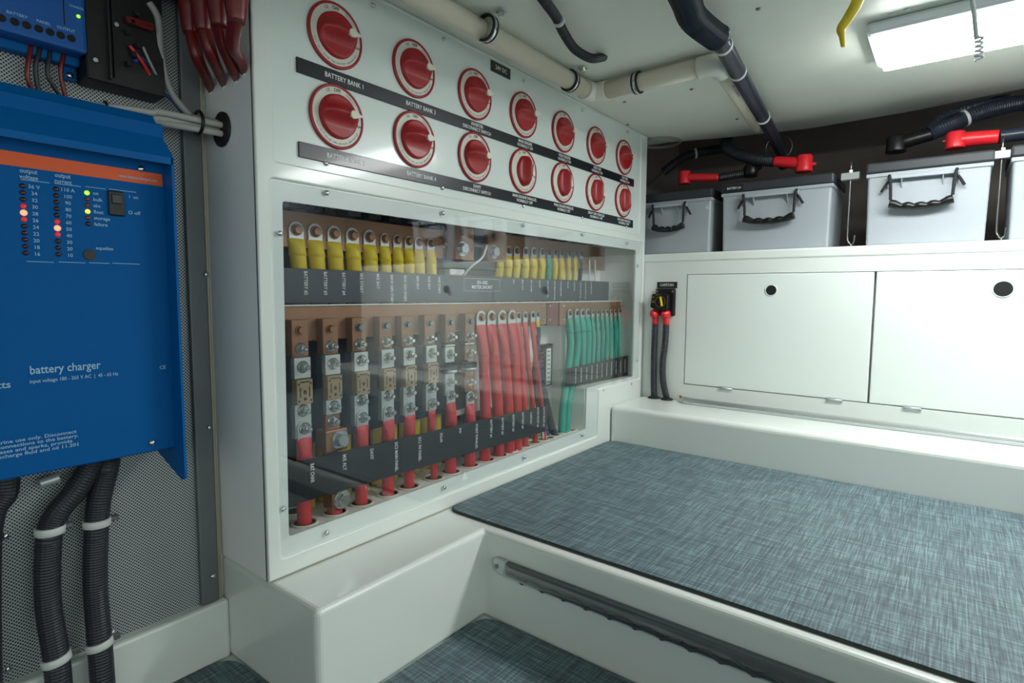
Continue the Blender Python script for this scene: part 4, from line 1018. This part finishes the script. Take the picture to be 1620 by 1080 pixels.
# ================================================================== left side
# grommet and cable bundle through the cabinet side
c0 = at(352, 205, 'X', -.001)
e = tag(MB().lathe(c0, (-1, 0, 0), [(.030, 0), (.030, .003), (.024, .004)], 32).build('cable_grommet', 'black_rubber', None), 'black rubber grommet in the dark side face of the switchboard cabinet', 'grommet')
bx = at(352, 205, 'X', 0)
for k, (dy, dz, mt, lab) in enumerate(((.006, .012, 'grey_cable', 'grey cable of the bundle, topmost at the black grommet'), (-.006, .006, 'light_grey_cable', 'pale grey cable of the bundle, second at the black grommet'), (.006, -.002, 'light_grey_cable', 'pale grey cable of the bundle, third at the black grommet'), (-.006, -.009, 'light_grey_cable', 'pale grey cable of the bundle, lowest at the black grommet'))):
    pts = [(.004, bx.y+dy, bx.z+dz), (-.04, bx.y+dy, bx.z+dz-.001)]
    if k == 0: pts += [at(300, 182, 'Y', .13), at(268, 140, 'Y', .13), at(254, 80, 'Y', .125), at(250, 30, 'Y', .12), at(236, 4, 'Y', .12)]
    elif k == 1: pts += [(-.09, .135, bx.z+.012), at(240, 178, 'Y', .14), at(200, 172, 'Y', .145), at(160, 168, 'Y', .150), at(100, 160, 'Y', .155)]
    else: pts += [(-.09, .14, bx.z+dz+.004), at(240, 186+4*k, 'Y', .145), at(200, 180+3*k, 'Y', .150), at(120, 172+3*k, 'Y', .155)]
    e = tag(MB().tube(pts, .0055, 10).build('grey_cable', mt, None), lab, 'cable', 'grey cable bundle')
tag(MB().tube([(-.04, bx.y+.004, bx.z+.006), at(300, 190, 'Y', .138), at(272, 158, 'Y', .138), at(245, 135, 'Y', .13), at(240, 110, 'Y', .125), at(225, 92, 'Y', .12), at(212, 98, 'Y', .118)], .003, 8).build('thin_wire', 'blue_cable', None), 'blue wire curling out of the black box toward the grommet', 'wire')
tag(MB().tube([at(240, 125, 'Y', .126), at(225, 98, 'Y', .115), at(205, 72, 'Y', .112)], .0028, 8).build('thin_wire', 'red_cable', None), 'red wire in the lower half of the black box', 'wire')
tag(MB().tube([at(248, 120, 'Y', .124), at(238, 100, 'Y', .114), at(226, 74, 'Y', .112)], .0022, 8).build('thin_wire', 'grey_cable', None), 'thin grey wire beside the red wire in the black box', 'wire')
p = at(305, 200, 'Y', .12)
e = tag(MB().torus((-.041, bx.y, bx.z+.002), X_, .019, .0028, 24, 8).build('zip_tie', 'black_plastic', None), 'black zip tie around the grey cable bundle by the grommet', 'zip tie')
p = at(166, 170, 'Y', .148)
tag(MB().torus(p, X_, .009, .002, 16, 6).build('zip_tie', 'black_plastic', None), 'small black zip tie on the grey cables above the blue charger', 'zip tie')

# red hanging cables
tips = [(334, 142), (354, 133), (374, 124), (386, 113)]
tops = [(302, 42), (322, 38), (347, 30), (374, 22)]
mids = [(312, 90), (334, 85), (350, 62), (368, 70)]
for k in range(4):
    tip = at(*tips[k], 'X', .002); a = at(*tops[k], 'X', -.055-.004*k); md = at(*mids[k], 'X', -.05)
    b_ = at(tips[k][0]-8, tips[k][1]-20, 'X', -.022)
    e = thing('red_cable', 'red cable in painted shade drooping to a hole in the cabinet side, %s' % ['nearest the perforated wall', 'second from the perforated wall', 'second from the cabinet corner', 'nearest the cabinet corner'][k], 'cable', tip, 'red cables drooping at the cabinet corner')
    MB().tube([a+Vector((0, 0, .02)), a, md, b_, tip], [.0105, .0105, .0100, .0088, .0068], 14).build('insulation', 'shaded_red_cable', e)
    tp_ = a+Vector((0, 0, .07))
    MB().tube([tp_+Vector((0, 0, .035)), tp_, a+Vector((0, 0, .03)), a-Vector((0, 0, .012))], [.015, .0185, .018, .0118], 16).build('rubber_boot', 'shaded_red_cable', e)
    MB().torus(tip+Vector((-.003, 0, 0)), X_, .0088, .0012, 18, 6).build('hole_rim', 'inner_white', e)
q = at(345, -5, 'X', -.055)
e = thing('isolator_block', 'black block at the top that the drooping red cables hang from', 'isolator', (-.055, .03, 1.24))
MB().box((-.080, -.035, 1.195), (-.001, .135, 1.2885), bev=.006).build('housing', 'black_plastic', e)
for yy in (.0, .05, .1): MB().lathe((-.080, yy, 1.225), (-1, 0, 0), [(.012, 0), (.011, .006)], 16).build('terminal_cap', 'black_rubber', e)

# black control box
a = at(140, 125, 'Y', .118); c = at(250, 148, 'Y', .118)
e = thing('control_box', 'black equipment box with loose wiring above the blue charger', 'control box', ((a.x+c.x)/2, .17, a.z))
x0, x1, z0 = a.x, at(258, 20, 'Y', .118).x, 1.028
MB().box((x0, .121, z0), (x1, .171, 1.2885), bev=.002, seg=1).build('housing', 'box_black', e)
MB().box((x0+.0275, .1135, z0+.006), (x0+.030, .1208, 1.28)).build('rib', 'label_black', e)
MB().box((x0+.0335, .1135, z0+.01), (x0+.0345, .1208, 1.28)).build('rib', 'label_black', e)
for u, v in ((151, 95), (184, 39)): MB().lathe(at(u, v, 'Y', .1205), (0, -1, 0), [(.0038, 0), (.003, .002)], 12).build('screw', 'tin', e)
b = MB()
for k in range(6): b.box((x0+.05+.007*(k % 3), .108, 1.06+.016*k), (x0+.056+.007*(k % 3), .121, 1.068+.016*k), bev=.001, seg=1)
b.build('terminals', 'label_black', e)
MB().box((x0+.052, .108, 1.125), (x1-.018, .121, 1.136), bev=.002, seg=1).build('red_terminal', 'shaded_red_cable', e)

# solar controller
e = thing('solar_controller', 'small blue controller with a row of black holes at the top left corner', 'controller', (-.27, .17, 1.06))
x1 = at(138, 40, 'Y', .118).x
b = MB(); b.box((x1-.19, .118, 1.062), (x1, .150, 1.19), bev=.006); b.build('front_cover', 'solar_blue', e)
b = MB(); b.box((x1-.19, .150, 1.050), (x1-.002, .171, 1.19), bev=.004); b.box((x1-.022, .163, 1.030), (x1-.004, .1712, 1.052), bev=.003); b.build('back_case', 'charger_blue', e)
inst('screw', SCREW, (x1-.013, .163, 1.038), e)
b = MB()
hx = [at(u, v, 'Y', .118).x for u, v in ((22, 14), (41, 20), (60, 25), (78, 31), (95, 36), (112, 41))]
for x in hx: b.lathe((x, .118, 1.0785), (0, -1, 0), [(.0052, 0), (.0052, .0005)], 18)
for x in (hx[0]-.014, hx[0]-.028): b.lathe((x, .118, 1.0785), (0, -1, 0), [(.0052, 0), (.0052, .0005)], 18)
b.build('terminal_holes', 'hole_dark', e)
q = at(124, 26, 'Y', .118)
MB().lathe((q.x, .118, q.z), (0, -1, 0), [(.0026, 0), (.0022, .0014)], 12).build('indicator', 'led_green', e, 'lit green indicator')
lettering([('BATTERY', (hx[0]+.003, .1178, 1.089), .0055, X_, Z_, None), ('PANEL', (hx[2]+.006, .1178, 1.089), .0055, X_, Z_, None), ('OUTPUT', (hx[5]-.006, .1178, 1.089), .0055, X_, Z_, None), ('CHARGE', (q.x-.002, .1178, q.z+.012), .0045, X_, Z_, None)], 'charger_print', e)
MB().box((q.x-.018, .1174, 1.095), (q.x-.0168, .1181, 1.185)).build('panel_line', 'hole_dark', e)
wl_ = [('shaded_red_cable', (52, 44), (43, 120), (56, 152)), ('black_conduit', (68, 52), (56, 110), (64, 154)), ('black_conduit', (80, 58), (76, 120), (100, 158)), ('shaded_red_cable', (105, 60), (96, 115), (106, 160))]
for k, (mt, a, b_, c) in enumerate(wl_):
    tag(MB().tube([at(*a, 'Y', .155), at((a[0]+b_[0])/2, (a[1]+b_[1])/2, 'Y', .150), at(*b_, 'Y', .150), at(*c, 'Y', .158), at(c[0]+12, c[1]+14, 'Y', .160)], .0032, 8).build('thin_wire', mt, None), ['red wire nearest the left edge, under the small blue controller', 'left one of two black wires under the small blue controller', 'right one of two black wires under the small blue controller', 'red wire nearest the black box, under the small blue controller'][k], 'wire', 'wires under the small blue controller')

# ------------------------------------------------------------------ battery charger
e = thing('battery_charger', 'large blue battery charger with an orange stripe and lit indicators', 'battery charger', (-.33, .17, .4))
YF = .075; FL = .043
xR = at(290, 600, 'Y', FL).x; xL = -.56; xr = at(272, 500, 'Y', YF).x
zb = at(272, 708.5, 'Y', YF).z; zt = at(262, 190, 'Y', .12).z; zlip = at(270, 258, 'Y', FL).z; zfl = at(290, 758, 'Y', FL).z
MB().box((xL+.004, YF, zb), (xr, .1705, zt-.02), bev=.002, seg=1).build('case', 'charger_face', e)
fw = e
b = MB(); b.poly([(xR-.004, FL, zlip), (xR-.004, FL, zfl), (xR-.004, FL+.012, zfl-.004), (xR-.004, .170, zb-.012), (xR-.004, .170, zt), (xR-.004, .122, zt), (xR-.004, FL, zlip+.008)], (.004, 0, 0)); b.build('side_flange', 'charger_blue', e)
b = MB(); b.poly([(xL, FL, zlip-.002), (xL, FL, zlip+.008), (xL, .112, zt), (xL, .170, zt), (xL, .170, zt-.006), (xL, .110, zt-.006), (xL, FL+.004, zlip+.004), (xL, FL+.004, zlip-.002)], (xR-.002-xL, 0, 0)); b.build('hood', 'charger_blue', e)
o1 = at(256.5, 276, 'Y', YF).z; o2 = at(256.5, 295, 'Y', YF).z
os_ = MB().box((xL+.004, YF-.0006, o2), (at(256.5, 285, 'Y', YF).x, YF+.0005, o1)).build('orange_stripe', 'orange', e)
def cp(u, v): q = at(u, v, 'Y', YF); return (q.x, YF-.0009, q.z)
lettering([('www.battery-chargers.com', cp(219, 282), .0058, X_, Z_, at(250, 283, 'Y', YF).x-at(190, 280, 'Y', YF).x)], 'charger_print', os_)
its = [('output\nvoltage', cp(45, 276), .0085, X_, Z_, .020), ('output\ncurrent', cp(99, 283), .0085, X_, Z_, .020)]
LZ = .0052
ledcols = []
def led(u, v, mt, r=.0030, lab=None):
    q = at(u, v, 'Y', YF)
    MB().lathe((q.x, YF, q.z), (0, -1, 0), [(r, 0), (r*.95, .001), (r*.6, .0018), (r*.1, .002)], 14).build('indicator', mt, e, lab)
for k in range(11):
    v = 294+k*10.6; u = 35.5+k*.5
    led(u, v, 'led_red' if k == 4 else ('led_dim' if k in (3, 5) else 'led_off'), .0040 if k == 4 else .0034, 'glowing red indicator' if k == 4 else None)
    its.append((['36 V', '34', '32', '30', '28', '26', '24', '22', '20', '18', '16'][k], cp(u+18, v+2), .0068, X_, Z_, None))
    v = 299+k*10.3; u = 88.5+k*.4
    led(u, v, 'led_red' if k == 6 else ('led_dim' if k in (5, 7) else 'led_off'), .0040 if k == 6 else .0034, 'glowing red indicator' if k == 6 else None)
    its.append((['110 A', '100', '90', '80', '70', '60', '50', '40', '30', '20', '10'][k], cp(u+18, v+2), .0068, X_, Z_, None))
for k, (s, mt) in enumerate((('on', 'led_green'), ('bulk', 'led_brown'), ('abs', 'led_brown'), ('float', 'led_yellow'), ('storage', 'led_brown'), ('failure', 'led_off'))):
    v = 305+k*9.8; u = 137.5+k*.4; led(u, v, mt, .0034, {'led_green': 'lit green indicator', 'led_yellow': 'lit yellow indicator'}.get(mt))
    q = cp(u+9, v+.5); its.append((s, q, .0068, X_, Z_, None, 'LEFT'))
its += [('I  on', cp(211, 312), .0068, X_, Z_, None), ('O off', cp(212, 337), .0075, X_, Z_, None), ('equalize', cp(165, 393), .0068, X_, Z_, None),
        ('battery charger', cp(104.5, 581.5), .0165, X_, Z_, at(160, 580, 'Y', YF).x-at(48, 580, 'Y', YF).x), ('input voltage 180 - 265 V AC  |  45 - 65 Hz', cp(120, 597), .0072, X_, Z_, at(190, 597, 'Y', YF).x-at(50, 597, 'Y', YF).x),
        ('watts', cp(-6, 610), .0135, X_, Z_, None), ('CE', cp(257, 581), .0078, X_, Z_, None),
        ('for indoor marine use only. Disconnect\nmains before connections to the battery.\nBeware of gases and sparks, provide\nventilation. Discharge fluid and oil 11.201', cp(30, 707), .0068, X_, Z_, .135)]
lettering(its, 'charger_print', e)
b = MB()
for u0, v0, u1, v1 in ((33, 284, 78, 289), (86, 290, 128, 295), (135, 295, 167, 299), (172, 299, 215, 304), (42, 413.5, 85, 414.5), (93, 414.5, 135, 415.5), (141, 415.5, 173, 416.5), (178, 416.5, 221, 417.5)):
    a = Vector(cp(u0, v0)); c = Vector(cp(u1, v1)); zz = (a.z+c.z)/2; b.box((a.x, YF-.0007, zz-.0004), (c.x, YF, zz+.0004))
b.build('printed_lines', 'charger_print', e)
q = at(183.5, 322, 'Y', YF)
sw = MB().box((q.x-.0105, YF-.004, q.z-.0185), (q.x+.0105, YF, q.z+.0185), bev=.003).build('rocker_switch', 'black_plastic', e, 'black rocker switch')
MB().box((q.x-.0065, YF-.0062, q.z-.001), (q.x+.0065, YF-.0035, q.z+.0135), bev=.002).build('rocker', 'label_black', sw)
q = at(142, 403, 'Y', YF); MB().lathe((q.x, YF, q.z), (0, -1, 0), [(.0082, 0), (.0078, .0012)], 24).build('button', 'black_plastic', e, 'round black equalize button')
inst('screw', SCREW, at(241, 700, 'Y', YF-.0005), e)
inst('screw', SCREW, at(223, 267, 'Y', YF-.0005), e)

# thick conduits under the charger
def left_conduit(label, pts, clamps):
    e = thing('thick_conduit', label, 'conduit', pts[-1], 'thick black conduits below the charger')
    MB().tube(pts, .0172, 18, corr=.0006, pitch=.0042).build('tube', 'black_conduit', e)
    for q, d in clamps:
        q = Vector(q); d = Vector(d).normalized()
        c = MB().lathe(q-d*.006, d, [(.0180, 0), (.0192, .001), (.0192, .011), (.0180, .012)], 28).build('clamp', 'zip_white', e, 'pale plastic clamp')
        MB().box(q+Vector((.016, -.002, -.005)), q+Vector((.030, .006, .005)), bev=.002, seg=1).build('clamp_ear', 'dull_steel', c)
YC = .142
left_conduit('thick black conduit falling from the charger, left one of the two with clamps', [at(150, 725, 'Y', YC), at(122, 772, 'Y', YC), at(88, 815, 'Y', YC), at(77, 855, 'Y', YC), at(76, 950, 'Y', YC), at(90, 1045, 'Y', YC-.015), at(96, 1130, 'Y', YC-.03)],
             ((at(79, 838, 'Y', YC), (0.02, 0, 1)), (at(89, 1042, 'Y', YC-.015), (-.15, .1, 1))))
left_conduit('thick black conduit falling from the charger, nearest the aluminium trim', [at(172, 725, 'Y', YC), at(168, 745, 'Y', YC), at(156, 795, 'Y', YC), at(152, 850, 'Y', YC), at(151, 930, 'Y', YC), at(158, 1018, 'Y', YC-.015), at(166, 1130, 'Y', YC-.03)],
             ((at(153, 826, 'Y', YC), (0.02, 0, 1)), (at(157, 1018, 'Y', YC-.015), (-.12, .1, 1))))
left_conduit('black conduit stub at the left edge under the charger', [at(8, 745, 'Y', YC), at(6, 780, 'Y', YC), at(-15, 815, 'Y', YC), at(-22, 900, 'Y', YC), at(-20, 1130, 'Y', YC)], ())
q = at(78, 762, 'Y', .15)
tag(MB().tube([q+Vector((-.012, 0, 0)), q+Vector((.012, 0, .004))], [.007, .009], 12).build('cable_gland', 'tin', None), 'small pale cable gland under the charger beside the thick conduits', 'cable gland')
